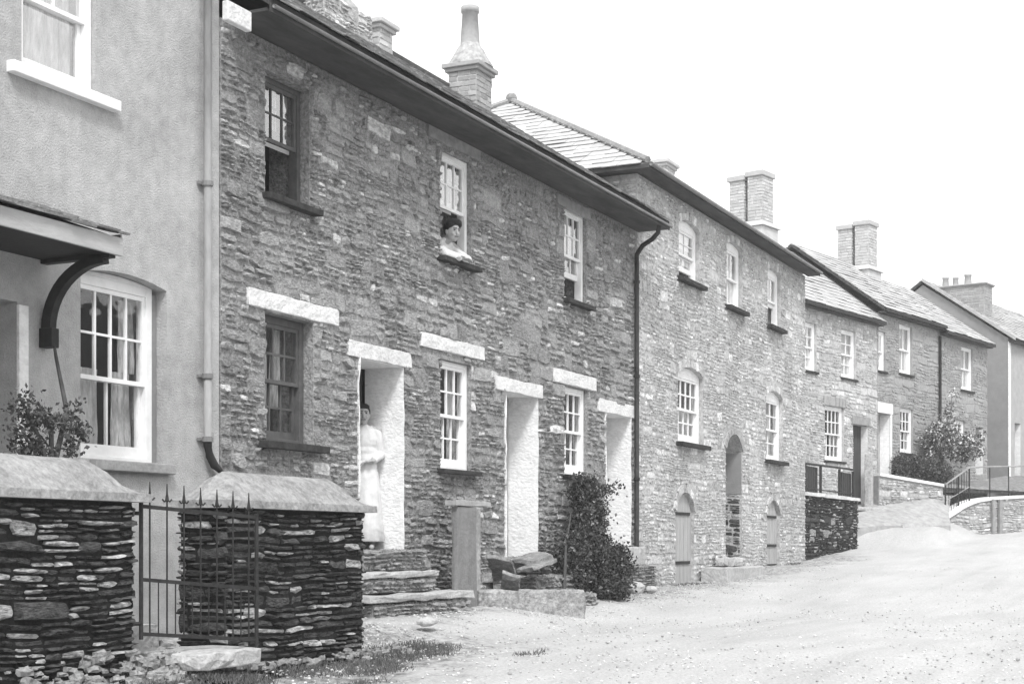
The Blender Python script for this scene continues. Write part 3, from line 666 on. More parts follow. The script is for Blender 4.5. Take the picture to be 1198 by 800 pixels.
# hipped roof
EO = .26; ez = 5.38; W_ = 3.8; RZ = ez+(W_+EO)*math.tan(math.radians(30.5)); yr = W_; x0, x1 = BX0-EO, BX1+.1; yb = 7.6+EO
mb = MB(); e0 = (x0,-EO,ez); e1 = (x1,-EO,ez); e2 = (x1,yb,ez); e3 = (x0,yb,ez); r0 = (BX0+W_, yr, RZ); r1 = (x1, yr, RZ)
mb.add([e0,e1,e2,e3,r0,r1], [(0,1,5,4),(0,4,3),(3,4,5,2),(1,2,5),(3,2,1,0)]); rf = mb.build('roof', M['old_slate'], B)
s = MB(); V = math.hypot(yr+EO, RZ-ez); cy, cz2 = (yr+EO)/V, (RZ-ez)/V; hx = (BX0+W_-x0)
slates(s, lambda u,v,h: (u, -EO-.03+cy*v-cz2*h, ez-.02+cz2*v+cy*h+.006), V, lambda v: (x0+hx*v/V, x1), .2, .3, random.Random(41))
Vh = math.hypot(hx, RZ-ez); cx2, cz3 = hx/Vh, (RZ-ez)/Vh
slates(s, lambda u,v,h: (x0-.03+cx2*v-cz3*h, u, ez-.02+cz3*v+cx2*h+.006), Vh, lambda v: (-EO+(yr+EO)*v/Vh, yb-(yb-yr)*v/Vh), .22, .3, random.Random(42), lift=.018)
slates(s, lambda u,v,h: (u, yb+.03-cy*v+cz2*h, ez-.02+cz2*v+cy*h+.006), V, lambda v: (x0+hx*v/V, x1), .4, .6, random.Random(43))
s.build('slate', M['roof_light'], rf)
s = MB(); s.tube([Vector(e0)+Vector((0,0,.05)), Vector(r0)+Vector((0,0,.06))], .05, 6); s.tube([Vector(e3)+Vector((0,0,.05)), Vector(r0)+Vector((0,0,.06))], .05, 6); s.tube([Vector(r0)+Vector((0,0,.05)), Vector(r1)+Vector((0,0,.05))], .06, 6); s.ball(Vector(r0)+Vector((0,0,.08)), .11, 8, 6)
s.build('ridge', M['old_slate'], rf)
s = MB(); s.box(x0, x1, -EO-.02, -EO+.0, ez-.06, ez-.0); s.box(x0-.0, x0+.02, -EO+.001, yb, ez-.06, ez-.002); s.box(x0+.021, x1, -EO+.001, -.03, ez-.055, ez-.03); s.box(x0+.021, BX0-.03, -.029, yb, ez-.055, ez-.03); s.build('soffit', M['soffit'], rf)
s = MB(); s.tube([(x0,-EO-.05,ez-.01),(x1,-EO-.05,ez-.01)], .03, 8); s.build('gutter', M['grey_paint'], B, smooth=True)
chimney(B, 27.3, 9.9-7.853, 5.9, 7.14, .5, .4, 'brick', rng=random.Random(6), cap=.1)
# ================================================================== FARTHER HOUSES (C, D) along the turned line
g = Cf
def cw(xa, xb, yt, yb_, rise=0.0): return (g.x(xa), g.x(xb), g.z((xa+xb)/2, yb_, .05), g.z((xa+xb)/2, yt, .05), rise)
CX1 = g.x(1026); DX1 = g.x(1098); EX1 = g.x(1155)
CX0 = -1.2
def house_row(name, label, x0, x1, top, ops, wm, sm, rng, gap=.01, ratio=2.4, floors=()):
    P = thing(name, label, 'house', g)
    shell(P, x0+.006, x1-.006, -1.2, top, ops, 4.8, wm, floors=floors, th=.4)
    bl = [b for o in ops for b in arch_blocks(o)]
    v = MB(); rubble(v, lambda a,b,e: (a, -e, b), x0+.01, x1-.01, .3, top-.05, bl, band=(.13,.26), seg=(.3,.8), depth=(.003,.022), gap=gap, rng=rng, ratio=ratio)
    v.build('stonework', M[sm], P)
    return P
cw1 = cw(940,955,378,434); cw2 = cw(984,1001,387,443); cw3 = cw(965,987,476,539); cd = (g.x(998), g.x(1015), .92, g.z(1007,497), 0)
CT = 5.75
PC = house_row('rubble_cottage', 'pale rubble cottage behind the railed terrace, beside the tall stone house', CX0, CX1, CT-.30, [cw1,cw2,cw3,cd], 'far_mortar', 'far_stone', random.Random(51), floors=(.92,3.4))
SL = (.05,.06,.06,'sill_slate')
def w2(P, o, **kw): return window(P, o[0]+.003, o[1]-.003, o[2]+.002, o[3]-.003, rec=.05, sill=SL, frame=.06, **kw)
w2(PC, cw1, cols=2, rt=2, rb=2, blind=(.02,.98,.02,.99), mun=.02); w2(PC, cw2, cols=2, rt=2, rb=2, blind=(.02,.98,.02,.99), mun=.02); w2(PC, cw3, cols=4, rt=2, rb=2, mun=.025)
s = MB(); rubble(s, lambda a,b,e: (a, -e-.02, b), cw3[0]-.1, cw3[1]+.1, cw3[3]+.0, cw3[3]+.22, [], band=(.22,.23), seg=(.07,.08), depth=(.006,.012), gap=.004, warp=0, rng=random.Random(4), regular=True); s.build('brick_lintel', M['brick_dark'], PC)
def doorset(P, o, wm, rev, lx=None, q_=.33):
    a,b,c,d,_ = o
    s = MB(); s.box(a+.01, b-.01, q_, q_+.04, c, d-.01); dr = s.build('door', M[wm], P); q = MB(); q.ball((a+.1,q_-.02,c+1), .025, 8, 6); q.build('handle', M['iron'], dr)
    s = MB(); s.box(b-.012, b-.002, .005, q_, c, d-.01); s.box(a+.002, a+.012, .005, q_, c, d-.01); s.build('door_reveal', M[rev], P)
doorset(PC, cd, 'wood_dark', 'whitewash', q_=.17)
s = MB(); s.box(cd[0]-.1, cd[1]+.1, -.035, -.001, cd[3], cd[3]+.2); s.build('lintel', M['grey_lintel'], PC)
# D: two cottages under one roof
dw1 = cw(1052,1067,381,438); dw2 = cw(1053,1068,478,530); dw3 = cw(1026,1034,388,434); dd = (g.x(1022), g.x(1041)+.0, 1.0, g.z(1031,483), 0)
dd = (CX1+.05, g.x(1041), 1.0, g.z(1031,483), 0)
dw3 = (CX1+.08, g.x(1036), dw3[2], dw3[3], 0)
PD = house_row('grey_cottage', 'smooth grey stone cottage with a wide whitewashed doorway', CX1, DX1, CT, [dw1,dw2,dw3,dd], 'grey_mortar', 'grey_stone', random.Random(52), floors=(1.0,3.5))
w2(PD, dw1, cols=2, rt=1, rb=1, blind=(.02,.98,.02,.99)); w2(PD, dw2, cols=3, rt=2, rb=2, mun=.025); w2(PD, dw3, cols=2, rt=1, rb=1, blind=(.02,.98,.02,.99))
doorset(PD, dd, 'wood_pale', 'whitewash', q_=.26)
s = MB(); s.box(dd[0]-.04, dd[1]+.12, -.04, -.001, dd[3], dd[3]+.26); s.box(dd[1], dd[1]+.09, -.03, -.001, dd[2], dd[3]-.001); s.build('door_surround', M['whitewash'], PD, bevel=.01)
ew1 = cw(1124,1138,407,457); ew2 = cw(1117,1129,492,517); ed = (g.x(1141), g.x(1150), 2.0, g.z(1145,500), 0)
PE = house_row('end_cottage', 'grey stone end cottage half hidden by a garden bush, farthest under the shared roof', DX1, EX1, CT, [ew1,ew2,ed], 'grey_mortar', 'grey_stone', random.Random(53), floors=(2.0,3.9))
w2(PE, ew1, cols=2, rt=1, rb=1, blind=(.02,.98,.02,.99)); w2(PE, ew2, cols=2, rt=2, rb=1)
doorset(PE, ed, 'wood_dark', 'whitewash')
s = MB(); xx = g.x(1100,-.06); s.tube([(xx,-.06,1.5),(xx,-.06,5.6)], .04, 8); s.build('drainpipe', M['dark_pipe'], PE, smooth=True)
for P, a, b, sd, vg in ((PC, CX0, CX1, 61, 0), (PD, CX1, DX1, 62, 0), (PE, DX1, EX1, 63, .06)):
    de, dr_ = {61:(-.30,-.12), 62:(.06,.12), 63:(-.06,-.05)}[sd]
    gable_roof(P, a+.003, b-.003, -.2, CT+.06+de, 2.35, 7.62+dr_, 5.0, 'roof_slate' if P != PC else 'roof_slate', 4.8, ex=.22, wd=.3, rng=random.Random(sd))
    s = MB(); s.box(a+.01, b-.01, -.26, -.2, CT-.03+de, CT+.04+de); s.build('gutter', M['dark_pipe'], P)
    s = MB()
    for q in (a+.02, b-.37): s.prism([(0,CT-.05+min(de,0)),(2.35,7.42+dr_),(4.8,CT-.05)], q, q+.35, 0)
    s.build('gable', M['far_mortar'], P)
# two tall stacks
def cpos(px, yl_): return g.x(px, yl_)
def stack(P, px, yl_, ytop, mt, gap=.0):
    x = cpos(px, yl_); zt = g.z(px, ytop, yl_)
    o = MB(); o.box(x-.42, x+.42, yl_-.5, yl_+.5, 6.6, zt-1.35); base = o.build('chimney', M['render_stack'], P, bevel=.02)
    o = MB(); o.hexa([(x-.48,yl_-.56,zt-1.35),(x+.48,yl_-.56,zt-1.35),(x+.48,yl_+.56,zt-1.35),(x-.48,yl_+.56,zt-1.35),(x-.40,yl_-.48,zt-1.22),(x+.40,yl_-.48,zt-1.22),(x+.40,yl_+.48,zt-1.22),(x-.40,yl_+.48,zt-1.22)]); o.build('offset', M['brick'], base)
    for (dx, dy, m_, dz) in ((-.05,-.25,mt,0), (-.05,.25,'render_stack' if mt == 'brick' else 'brick',-.06)):
        o = MB(); o.box(x+dx-.28, x+dx+.28, yl_+dy-.2, yl_+dy+.2, zt-1.22, zt+dz-.12); fl = o.build('flue', M['pale_mortar'], base)
        v = MB(); kw = dict(band=(.075,.08), seg=(.18,.24), depth=(.006,.012), gap=.004, warp=.002, rng=random.Random(3), regular=True)
        rubble(v, lambda a,b,e: (a, yl_+dy-.2-e, b), x+dx-.28, x+dx+.28, zt-1.2, zt+dz-.13, **kw); rubble(v, lambda a,b,e: (x+dx-.28-e, a, b), yl_+dy-.2, yl_+dy+.2, zt-1.2, zt+dz-.13, **kw)
        v.build('brickwork', M['brick'], fl)
        o = MB(); o.box(x+dx-.34, x+dx+.34, yl_+dy-.245, yl_+dy+.245, zt+dz-.12, zt+dz); o.build('cap', M['brick'], base, bevel=.01)
stack(PC, 880, 2.35, 205, 'brick'); stack(PD, 1004, 2.2, 262, 'brick_dark')
# ================================================================== GABLED HOUSE (F)
K = W(1180, 637, 47.0); Ff = Frame(K.x, K.y, -11.57)
PF = thing('gabled_house', 'smooth grey rendered house with tall blank gable at the right edge', 'house', Ff)
FE = 6.3; w = 2.72; slope = (8.25-6.3)/2.72
fd = (Ff.x(1187), Ff.x(1194), 1.9, Ff.z(1190,495), 0)
FX1 = 9.0
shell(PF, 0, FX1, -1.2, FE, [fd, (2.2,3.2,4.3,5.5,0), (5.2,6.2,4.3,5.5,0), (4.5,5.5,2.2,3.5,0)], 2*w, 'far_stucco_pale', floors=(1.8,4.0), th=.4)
for o_ in ((2.2,3.2,4.3,5.5,0), (5.2,6.2,4.3,5.5,0), (4.5,5.5,2.2,3.5,0)): w2(PF, o_, cols=2, rt=2, rb=2)
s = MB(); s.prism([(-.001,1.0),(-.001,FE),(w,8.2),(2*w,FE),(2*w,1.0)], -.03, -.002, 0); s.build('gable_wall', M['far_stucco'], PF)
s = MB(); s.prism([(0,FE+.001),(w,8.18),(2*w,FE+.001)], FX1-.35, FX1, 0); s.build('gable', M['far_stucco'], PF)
doorset(PF, fd, 'wood_dark', 'whitewash')
s = MB(); s.box(-.05, .12, -.03, -.001, .8, FE-.1); s.build('quoin', M['whitewash'], PF)
s = MB(); s.box(fd[0]-.14, fd[1]+.2, -.5, -.01, 1.5, 1.85); s.build('doorstep', M['step'], PF)
gable_roof(PF, -.08, FX1+.08, -.22, FE-.02, w, FE+w*slope+.1, 2*w+.22, 'roof_slate', 5, rng=random.Random(71), ex=.22, wd=.3)
s = MB(); zr_ = FE+w*slope+.1
s.hexa([(-.14,-.24,FE-.08),(-.06,-.24,FE-.08),(-.06,w,zr_-.04),(-.14,w,zr_-.04),(-.14,-.24,FE+.03),(-.06,-.24,FE+.03),(-.06,w,zr_+.06),(-.14,w,zr_+.06)]); s.build('bargeboard', M['fascia'], PF)
ck_x = Ff.x(1125, w+.1); zt = Ff.z(1125, 326, w-1.3)-.1
chimney(PF, .8, w-1.0, 6.4, zt, .7, 1.6, 'brick_dark', cap=.06, pots=[(.8,w-.42,.34,.11),(.8,w-.75,.30,.10),(.8,w-1.15,.36,.12)], rng=random.Random(8))
# ================================================================== GARDEN WALLS AND GATE (near left)
YW = 6.3; GW = Frame(0, YW)
def garden_wall(name, label, x0, x1, zt, zb, hip0, hip1, seed, th=.42, ridge=.21):
    P = thing(name, label, 'wall', GW)
    o = MB(); o.box(x0+.02, x1-.02, .02, th-.02, zb-.6, zt); core = o.build('core', M['dry_joint'], P)
    v = MB(); rg = random.Random(seed)
    kw = dict(band=(.06,.13), seg=(.14,.45), depth=(.0,.045), gap=.006, warp=.012, ratio=4.2)
    rubble(v, lambda a,b,e: (a, .02-e, b), x0+.01, x1-.01, zb-.15, zt-.005, rng=rg, **kw)
    rubble(v, lambda a,b,e: (x0+.02-e, a, b), .0, th, zb-.15, zt-.005, rng=rg, **kw); rubble(v, lambda a,b,e: (x1-.02+e, a, b), .0, th, zb-.15, zt-.005, rng=rg, **kw)
    rubble(v, lambda a,b,e: (a, th-.02+e, b), x0+.01, x1-.01, zb-.15, zt-.005, rng=rg, **kw)
    v.build('stonework', M['dry_stone'], P)
    # saddle coping of thick slabs, hipped at the ends
    o = MB(); ov = .07; X0, X1, Y0, Y1 = x0-ov, x1+ov, -ov, th+ov; e = .055; n = 26
    rows = []
    for i in range(n+1):
        t = i/n; x = X0+(X1-X0)*t
        h = ridge
        if hip0: h = min(h, ridge*max(0,(x-X0))/hip0)
        if hip1: h = min(h, ridge*max(0,(X1-x))/hip1)
        jj = lambda k: .010*noise.noise(Vector((x*3, k*3.1, seed)))
        rows.append([(x, Y0+jj(1), zt+.002), (x, Y0+.006+jj(2), zt+e), (x, (Y0+Y1)/2-.09+jj(5)*0, zt+e+h*.80+jj(3)), (x, (Y0+Y1)/2+jj(5), zt+e+h+jj(3)), (x, (Y0+Y1)/2+.09, zt+e+h*.80+jj(3)), (x, Y1-.006+jj(6), zt+e), (x, Y1, zt+.002)])
    vs = [p for r in rows for p in r]; m = 7
    o.add(vs, [(i*m+k, (i+1)*m+k, (i+1)*m+(k+1)%m, i*m+(k+1)%m) for i in range(n) for k in range(m)]+[tuple(range(m)), tuple(range(n*m, n*m+m))[::-1]])
    o.build('coping', M['coping'], P)
    return P
gx0 = GW.x(168); px0 = GW.x(265); px1 = GW.x(431)
garden_wall('garden_wall', 'dark dry slate garden wall under the stucco house window, left of the iron gate', 5.2, gx0-.07, GW.z(168,588), -.80, 0, .26, 5)
garden_wall('garden_wall', 'short dark dry slate wall with a hipped slab coping, right of the iron gate', px0, px1-.05, GW.z(431,600), -.88, .27, .27, 6)
# foundation rubble below the left wall
rg = random.Random(15)
def stone_lump(mb, c, r, rng, seed=0):
    n, m = 7, 5; vs = []; fs = []
    for i in range(m+1):
        t = PI*i/m
        for k in range(n):
            d = Vector((math.sin(t)*math.cos(2*PI*k/n), math.sin(t)*math.sin(2*PI*k/n), -math.cos(t))); q = 1+.35*noise.noise(d*1.7+Vector((seed,seed*2,0)))
            vs.append((c[0]+d.x*r[0]*q, c[1]+d.y*r[1]*q, c[2]+d.z*r[2]*q))
    for i in range(m): fs += [(i*n+k, i*n+(k+1)%n, (i+1)*n+(k+1)%n, (i+1)*n+k) for k in range(n)]
    mb.add(vs, fs)
o = MB()
for i in range(330):
    X = rg.uniform(5.4, 8.05) if i < 260 else rg.uniform(8.6, 10.9); q = abs(rg.gauss(0,.16)) if i < 260 else abs(rg.gauss(0,.08)); Y = 6.27-min(q,.6); r = rg.uniform(.02,.06) if i < 260 else rg.uniform(.02,.06)
    hh = (max(0,.16-q*.7) if i < 260 else .03)*rg.random()
    Mx = Matrix.Translation((X, Y, G(X,Y)+hh)) @ Matrix.Rotation(rg.uniform(-.6,.6),4,'Z') @ Matrix.Rotation(rg.uniform(-.35,.35),4,'Y') @ Matrix.Rotation(rg.uniform(-.35,.35),4,'X')
    rough_slab(o, -r, r, -r*.6, r*.6, -r*.35, r*.35, rg, r*.14, 2, 2, 1, Mx)
o = o.build('fallen_stones', M['step_dark']); o['kind'] = 'stuff'
o = MB()
for i in range(9000):  # mostly along the foot of the houses
    X = 8.2+abs(rg.gauss(0,1))*8.5; Y = rg.uniform(1.0, 7.7)
    if rg.random() > .45: Y = min(7.75, 7.7-abs(rg.gauss(0,.7)))
    if X > 34 or (Y > 6.1 and X < 10.7): continue
    r = rg.uniform(.004,.011)*(1.8 if rg.random() < .03 else 1)
    stone_lump(o, (X, Y, G(X,Y)+r*.2), (r*1.3, r, r*.7), rg, i)
o = o.build('gravel', M['pebble']); o['kind'] = 'stuff'
# iron gate, standing a little open
gl = Vector((gx0, YW+.02, 0)); ph = math.radians(20.4)
GT_ = thing('iron_gate', 'low wrought iron gate with spear finials, standing ajar between the dark walls', 'gate', Frame(gl.x, gl.y, -20.4))
GL = .88; zt_ = .245; zb2 = -.57
def gz(x, t): return t-(.06 if t > -.2 else .075)*x/GL     # the gate sags
s = MB()
for z in (.245, -.22, -.565): s.hexa([(0,-.008,gz(0,z)-.012),(GL,-.008,gz(GL,z)-.012),(GL,.008,gz(GL,z)-.012),(0,.008,gz(0,z)-.012),(0,-.008,gz(0,z)+.012),(GL,-.008,gz(GL,z)+.012),(GL,.008,gz(GL,z)+.012),(0,.008,gz(0,z)+.012)])
s.tube([(0,0,-.60),(0,0,.27)], .014, 8); s.tube([(GL,0,-.72),(GL,0,.21)], .014, 8)
s.build('gate_frame', M['iron'], GT_)
nb = 6
for i in range(nb+1):
    x = GL*(i+.5)/(nb+1); s = MB(); zt0 = gz(x, .245)
    s.tube([(x,0,gz(x,-.565)),(x,0,zt0+.09)], .0065, 6); s.tube([(x,0,zt0+.05),(x,0,zt0+.075),(x,0,zt0+.10),(x,0,zt0+.16)], .015, 6, .003)
    s.tube([(x-.035,0,zt0+.06),(x-.02,0,zt0+.045),(x,0,zt0+.055),(x+.02,0,zt0+.045),(x+.035,0,zt0+.06)], .006, 5)
    s.build('bar', M['iron'], GT_)
for i in range(nb):
    x = GL*(i+1)/(nb+1); s = MB(); s.tube([(x,0,gz(x,-.565)),(x,0,gz(x,-.22)+.01)], .005, 6); s.build('dog_bar', M['iron'], GT_)
for z in (.20, -.5): s = MB(); s.tube([(-.01,0,z),(-.08,.02,z)], .014, 6); s.build('hinge', M['iron'], GT_)
s = MB(); rough_slab(s, 7.92, 8.62, 5.95, 6.5, -.80, -.69, rg, .010, 7, 4, 2); tag(s.build('threshold_slab', M['step'], bevel=.01), 'worn stone slab under the iron gate', 'step')
s = MB(); s.box(7.7, 8.6, 6.8, 7.82, -.9, -.55); s2 = s.build('garden_path', M['step']); s2['kind'] = 'structure'
# ================================================================== STEPS AND STONES ALONG THE ROW
def steps(name, label, boxes, seed, m='step'):
    rg = random.Random(seed); P = thing(name, label, 'steps', None, loc=(boxes[0][0], boxes[0][2], boxes[0][4]))
    l = P.location
    for (x0,x1,y0,y1,z0,z1,mt) in boxes:
        s = MB()
        if mt == 'step_dark':
            a0, a1, b0, b1, c0, c1 = x0-l.x, x1-l.x, y0-l.y, y1-l.y, z0-l.z, z1-l.z
            s.box(a0, a1, b0, b1, c0, c1-.004); o = s.build('step', M['slate_mortar'], P); v = MB(); kw = dict(band=(.06,.12), seg=(.2,.5), depth=(.01,.05), gap=.007, warp=.006, rng=rg, ratio=2.2)
            rubble(v, lambda a,b,e: (a, b0-e, b), a0, a1, c0, c1, **kw); rubble(v, lambda a,b,e: (a0-e, a, b), b0, b1, c0, c1, **kw); rubble(v, lambda a,b,e: (a, b, c1-.004+e*.4), a0, a1, b0, b1, **kw)
            v.build('stonework', M['step_dark'], o); continue
        rough_slab(s, x0-l.x, x1-l.x, y0-l.y, y1-l.y, z0-l.z, z1-l.z, rg, .012, 8, 4, 2); s.build('step', M[mt], P, bevel=.008)
    return P
d1 = AD[0]; d2 = AD[1]; d3 = AD[2]; w0 = 7.853
steps('door_steps', 'worn stone steps below the doorway where a person stands', [(12.2,14.15,7.22,7.78,-.95,-.56,'step_dark'),(12.1,14.22,7.18,7.78,-.54,-.47,'step'),(12.3,13.75,7.40,7.80,-.46,-.33,'step_dark'),(12.25,13.8,7.36,7.80,-.32,-.26,'step'),(12.6,13.95,7.56,7.81,-.25,-.06,'step_dark')], 3)
steps('door_steps', 'rough broken stone steps below the middle doorway, behind the long trough', [(15.7,16.95,6.95,7.80,-.95,-.57,'step_dark'),(15.9,17.2,7.25,7.80,-.56,-.36,'step_dark'),(16.2,17.3,7.5,7.81,-.33,-.15,'step_dark')], 4)
P = thing('broken_slabs', 'tilted broken slate slabs lying on the middle door steps', 'slabs', None, loc=(15.50,7.32,-.36)); rg = random.Random(8)
for (x,y,z,a,b,c_,rx,ry,rz) in ((-.15,.1,.10,.62,.30,.05,.15,.42,.3),(.35,-.1,.12,.5,.26,.05,-.1,-.2,-.2),(.8,.15,.20,.66,.30,.06,.1,-.12,.1),(-.35,-.1,-.05,.35,.22,.06,.3,.6,.5)):
    s = MB(); Mx = Matrix.Translation((x,y,z)) @ Matrix.Rotation(rz,4,'Z') @ Matrix.Rotation(ry,4,'Y') @ Matrix.Rotation(rx,4,'X')
    rough_slab(s, -a/2, a/2, -b/2, b/2, -c_/2, c_/2, rg, .014, 5, 3, 1, Mx); s.build('slab', M['step_dark'], P, bevel=.006)
steps('door_steps', 'low stone step at the doorway behind the climbing shrub', [(19.35,20.45,7.5,7.80,-.9,-.30,'step_dark'),(19.4,20.42,7.62,7.81,-.29,-.03,'step')], 5)
a,b,c,d,r = BD[0]
steps('door_steps', 'two pale stone steps below the tall arched door', [(f.x(850,-.5),f.x(895,-.5),7.34,7.79,-.9,f.z(870,663,-.5),'step'),(f.x(850,-.25),f.x(869,-.25)+.05,7.60,7.80,f.z(870,663,-.5)+.01,f.z(858,652,-.25),'step')], 6)
# long trough stone, lying askew from the wall
p0 = W(557,706,1).normalized(); 
E0 = Vector((wx(558,7.42), 7.42, 0)); E1 = Vector((wx(686,6.42), 6.42, 0)); dl = E1-E0; ang = math.degrees(math.atan2(dl.y, dl.x)); Ln = dl.length
TR = thing('stone_trough', 'long rough granite trough stone lying askew before the middle steps', 'trough', Frame(E0.x, E0.y, ang))
s = MB(); rough_slab(s, 0, Ln, 0, .12, -.98, -.49, random.Random(12), .018, 14, 2, 5); rough_slab(s, .0, Ln, .28, .40, -.98, -.49, random.Random(13), .010, 12, 2, 4); rough_slab(s, 0, .11, .12, .28, -.98, -.50, random.Random(14), .008, 2, 2, 3); rough_slab(s, Ln-.11, Ln, .12, .28, -.98, -.50, random.Random(14), .008, 2, 2, 3); s.box(.1, Ln-.1, .1, .3, -.95, -.72)
s.build('basin', M['trough'], TR, bevel=.012)
# upright slab with a small cap and pale panel
US = thing('upright_slab', 'tall grey upright slate slab with a flat cap beside the middle doorway', 'slab', Frame(wx(535,7.35), 7.35))
wd_ = wx(558,7.35)-wx(535,7.35); s = MB(); rough_slab(s, 0, wd_, 0, .07, -.95, Frame(0,7.35).z(546,592), random.Random(4), .006, 4, 2, 8); s.build('slab', M['slab'], US, bevel=.006)
zc = Frame(0,7.35).z(546,592)
s = MB(); rough_slab(s, -.06, wx(573,7.35)-wx(535,7.35), -.02, .12, zc+.004, zc+.06, random.Random(5), .005, 4, 3, 1); s.build('cap', M['sill_grey'], US, bevel=.005)
s = MB(); s.box(wd_+.04, wx(573,7.4)-wx(535,7.35), .16, .20, -.6, zc); s.build('panel', M['step'], US, bevel=.005)
rg = random.Random(77)
for (px_, py_, Y, r, lb) in ((742,688,7.45,(.22,.14,.10),'pale rounded boulder at the foot of the dark rain pipe'), (762,689,7.35,(.12,.09,.05),'small flat stone lying between pipe boulder and cellar door'), (500,727,6.6,(.16,.08,.045),'low pale stone in the road before the first door steps')):
    s = MB(); stone_lump(s, (wx(px_,Y), Y, wzp(px_,py_,Y)), r, rg, px_); tag(s.build('stone', M['step'], bevel=.01), lb, 'stone')
# ================================================================== PLANTS
def leaf(mb, p, s, rng, up=.3):
    d = Vector((rng.gauss(0,1), rng.gauss(0,1), rng.gauss(0,1)+up)).normalized(); n = Vector((rng.gauss(0,1), rng.gauss(0,1)-.4, rng.gauss(0,1)+.6)).normalized()
    w = d.cross(n).normalized(); n = w.cross(d)
    a = p; b = p+d*s*.45+w*s*.33-n*s*.06; c = p+d*s-n*s*.12; e = p+d*s*.45-w*s*.33-n*s*.06; m = p+d*s*.5+n*s*.05
    mb.add([a,b,c,e,m], [(0,1,4),(1,2,4),(2,3,4),(3,0,4)])
def shrub(name, label, cat, blobs, n, ls, seed, lm='leaf', stems=(), group=None):
    rng = random.Random(seed); base = Vector(blobs[0][0]); zmin = min(b[0][2]-b[1][2] for b in blobs)
    P = thing(name, label, cat, None, group, loc=(base.x, base.y, zmin))
    L_ = P.location; mb = MB(); tw = MB(); tot = sum(b[1][0]*b[1][1]*b[1][2]*b[2] for b in blobs)
    for (c, r, dn) in blobs:
        k = int(n*r[0]*r[1]*r[2]*dn/tot); nc = max(6, k//26)
        for _ in range(nc):
            while True:
                q = Vector((rng.uniform(-1,1), rng.uniform(-1,1), rng.uniform(-1,1)))
                if q.length < 1 and q.length > rng.random()*.8: break
            p = Vector((c[0]+q.x*r[0], c[1]+q.y*r[1], c[2]+q.z*r[2])); cs = rng.uniform(.6,1.5)*ls*1.6
            for _ in range(26):
                leaf(mb, p-L_+Vector((rng.gauss(0,1), rng.gauss(0,1), rng.gauss(0,1)))*cs*.5, ls*rng.uniform(.6,1.25), rng)
            if rng.random() < .35: tw.tube([Vector((c[0],c[1],c[2]-r[2]*.6))-L_, (p+Vector(c))/2-L_+Vector((0,0,-.03)), p-L_], .009, 5, .004)
    for st in stems: tw.tube([Vector(q)-L_ for q in st], .022, 6, .009)
    mb.build('foliage', M[lm], P); tw.build('stem', M['stem'], P)
    return P
def bp(px_, py_, Y): return (wx(px_,Y), Y, wzp(px_,py_,Y))
shrub('climbing_shrub', 'dense dark leafy shrub climbing between the third window and the last doorway', 'shrub',
      [(bp(684,575,7.55),(.26,.18,.20),1.2),(bp(712,572,7.55),(.22,.12,.09),.7),(bp(688,610,7.5),(.36,.2,.36),1.1),(bp(684,655,7.4),(.50,.28,.42),1.1),(bp(712,665,7.3),(.42,.28,.33),1.1),(bp(665,665,7.35),(.24,.22,.42),1),(bp(715,690,7.1),(.3,.25,.12),1)], 21000, .052, 31, stems=[[bp(700,695,7.3), bp(694,640,7.55), bp(690,600,7.7)], [bp(660,690,7.2), bp(662,640,7.3), bp(668,600,7.6)]])
Yb = 7.25
shrub('rose_bush', 'straggling dark rose bush growing behind the garden wall below the porch bracket', 'bush',
      [(bp(62,512,Yb),(.22,.16,.17),1),(bp(35,505,Yb),(.12,.12,.13),.4),(bp(26,475,Yb),(.07,.07,.10),.5),(bp(80,495,Yb),(.10,.10,.20),.8),(bp(50,532,Yb),(.26,.16,.08),1.2),(bp(50,488,Yb),(.14,.10,.05),.25),(bp(90,515,Yb),(.08,.08,.1),.6)], 800, .038, 32, lm='leaf_pale',
      stems=[[bp(60,560,Yb), bp(45,510,Yb), bp(22,462,Yb)], [bp(60,560,Yb), bp(78,480,Yb+.2), bp(66,420,Yb+.45), bp(61,388,Yb+.55)], [bp(60,560,Yb), bp(60,500,Yb), bp(44,470,Yb)]])
def bq(px_, py_, z): return tuple(W(px_, py_, z))
shrub('garden_bush', 'pale flowering bush growing against the end cottage wall', 'bush',
      [(bq(1103,512,40.3),(.40,.35,.38),1),(bq(1113,478,40.7),(.16,.16,.45),.2),(bq(1095,515,40.0),(.35,.3,.4),.9),(bq(1125,524,41.0),(.5,.4,.32),.8),(bq(1140,522,41.8),(.3,.3,.35),.6)], 5200, .085, 33, lm='leaf_far', stems=[[bq(1103,545,41.5), bq(1105,500,41.5), bq(1116,470,41.8)]])
shrub('hedge', 'dark clipped hedge behind the low white topped wall', 'hedge',
      [(bq(1054,547,38.8),(.34,.2,.34),1.2),(bq(1068,549,39.1),(.36,.25,.32),1.2),(bq(1083,552,39.5),(.4,.3,.32),1.2),(bq(1100,556,39.9),(.34,.3,.30),1.2)], 8000, .06, 34)
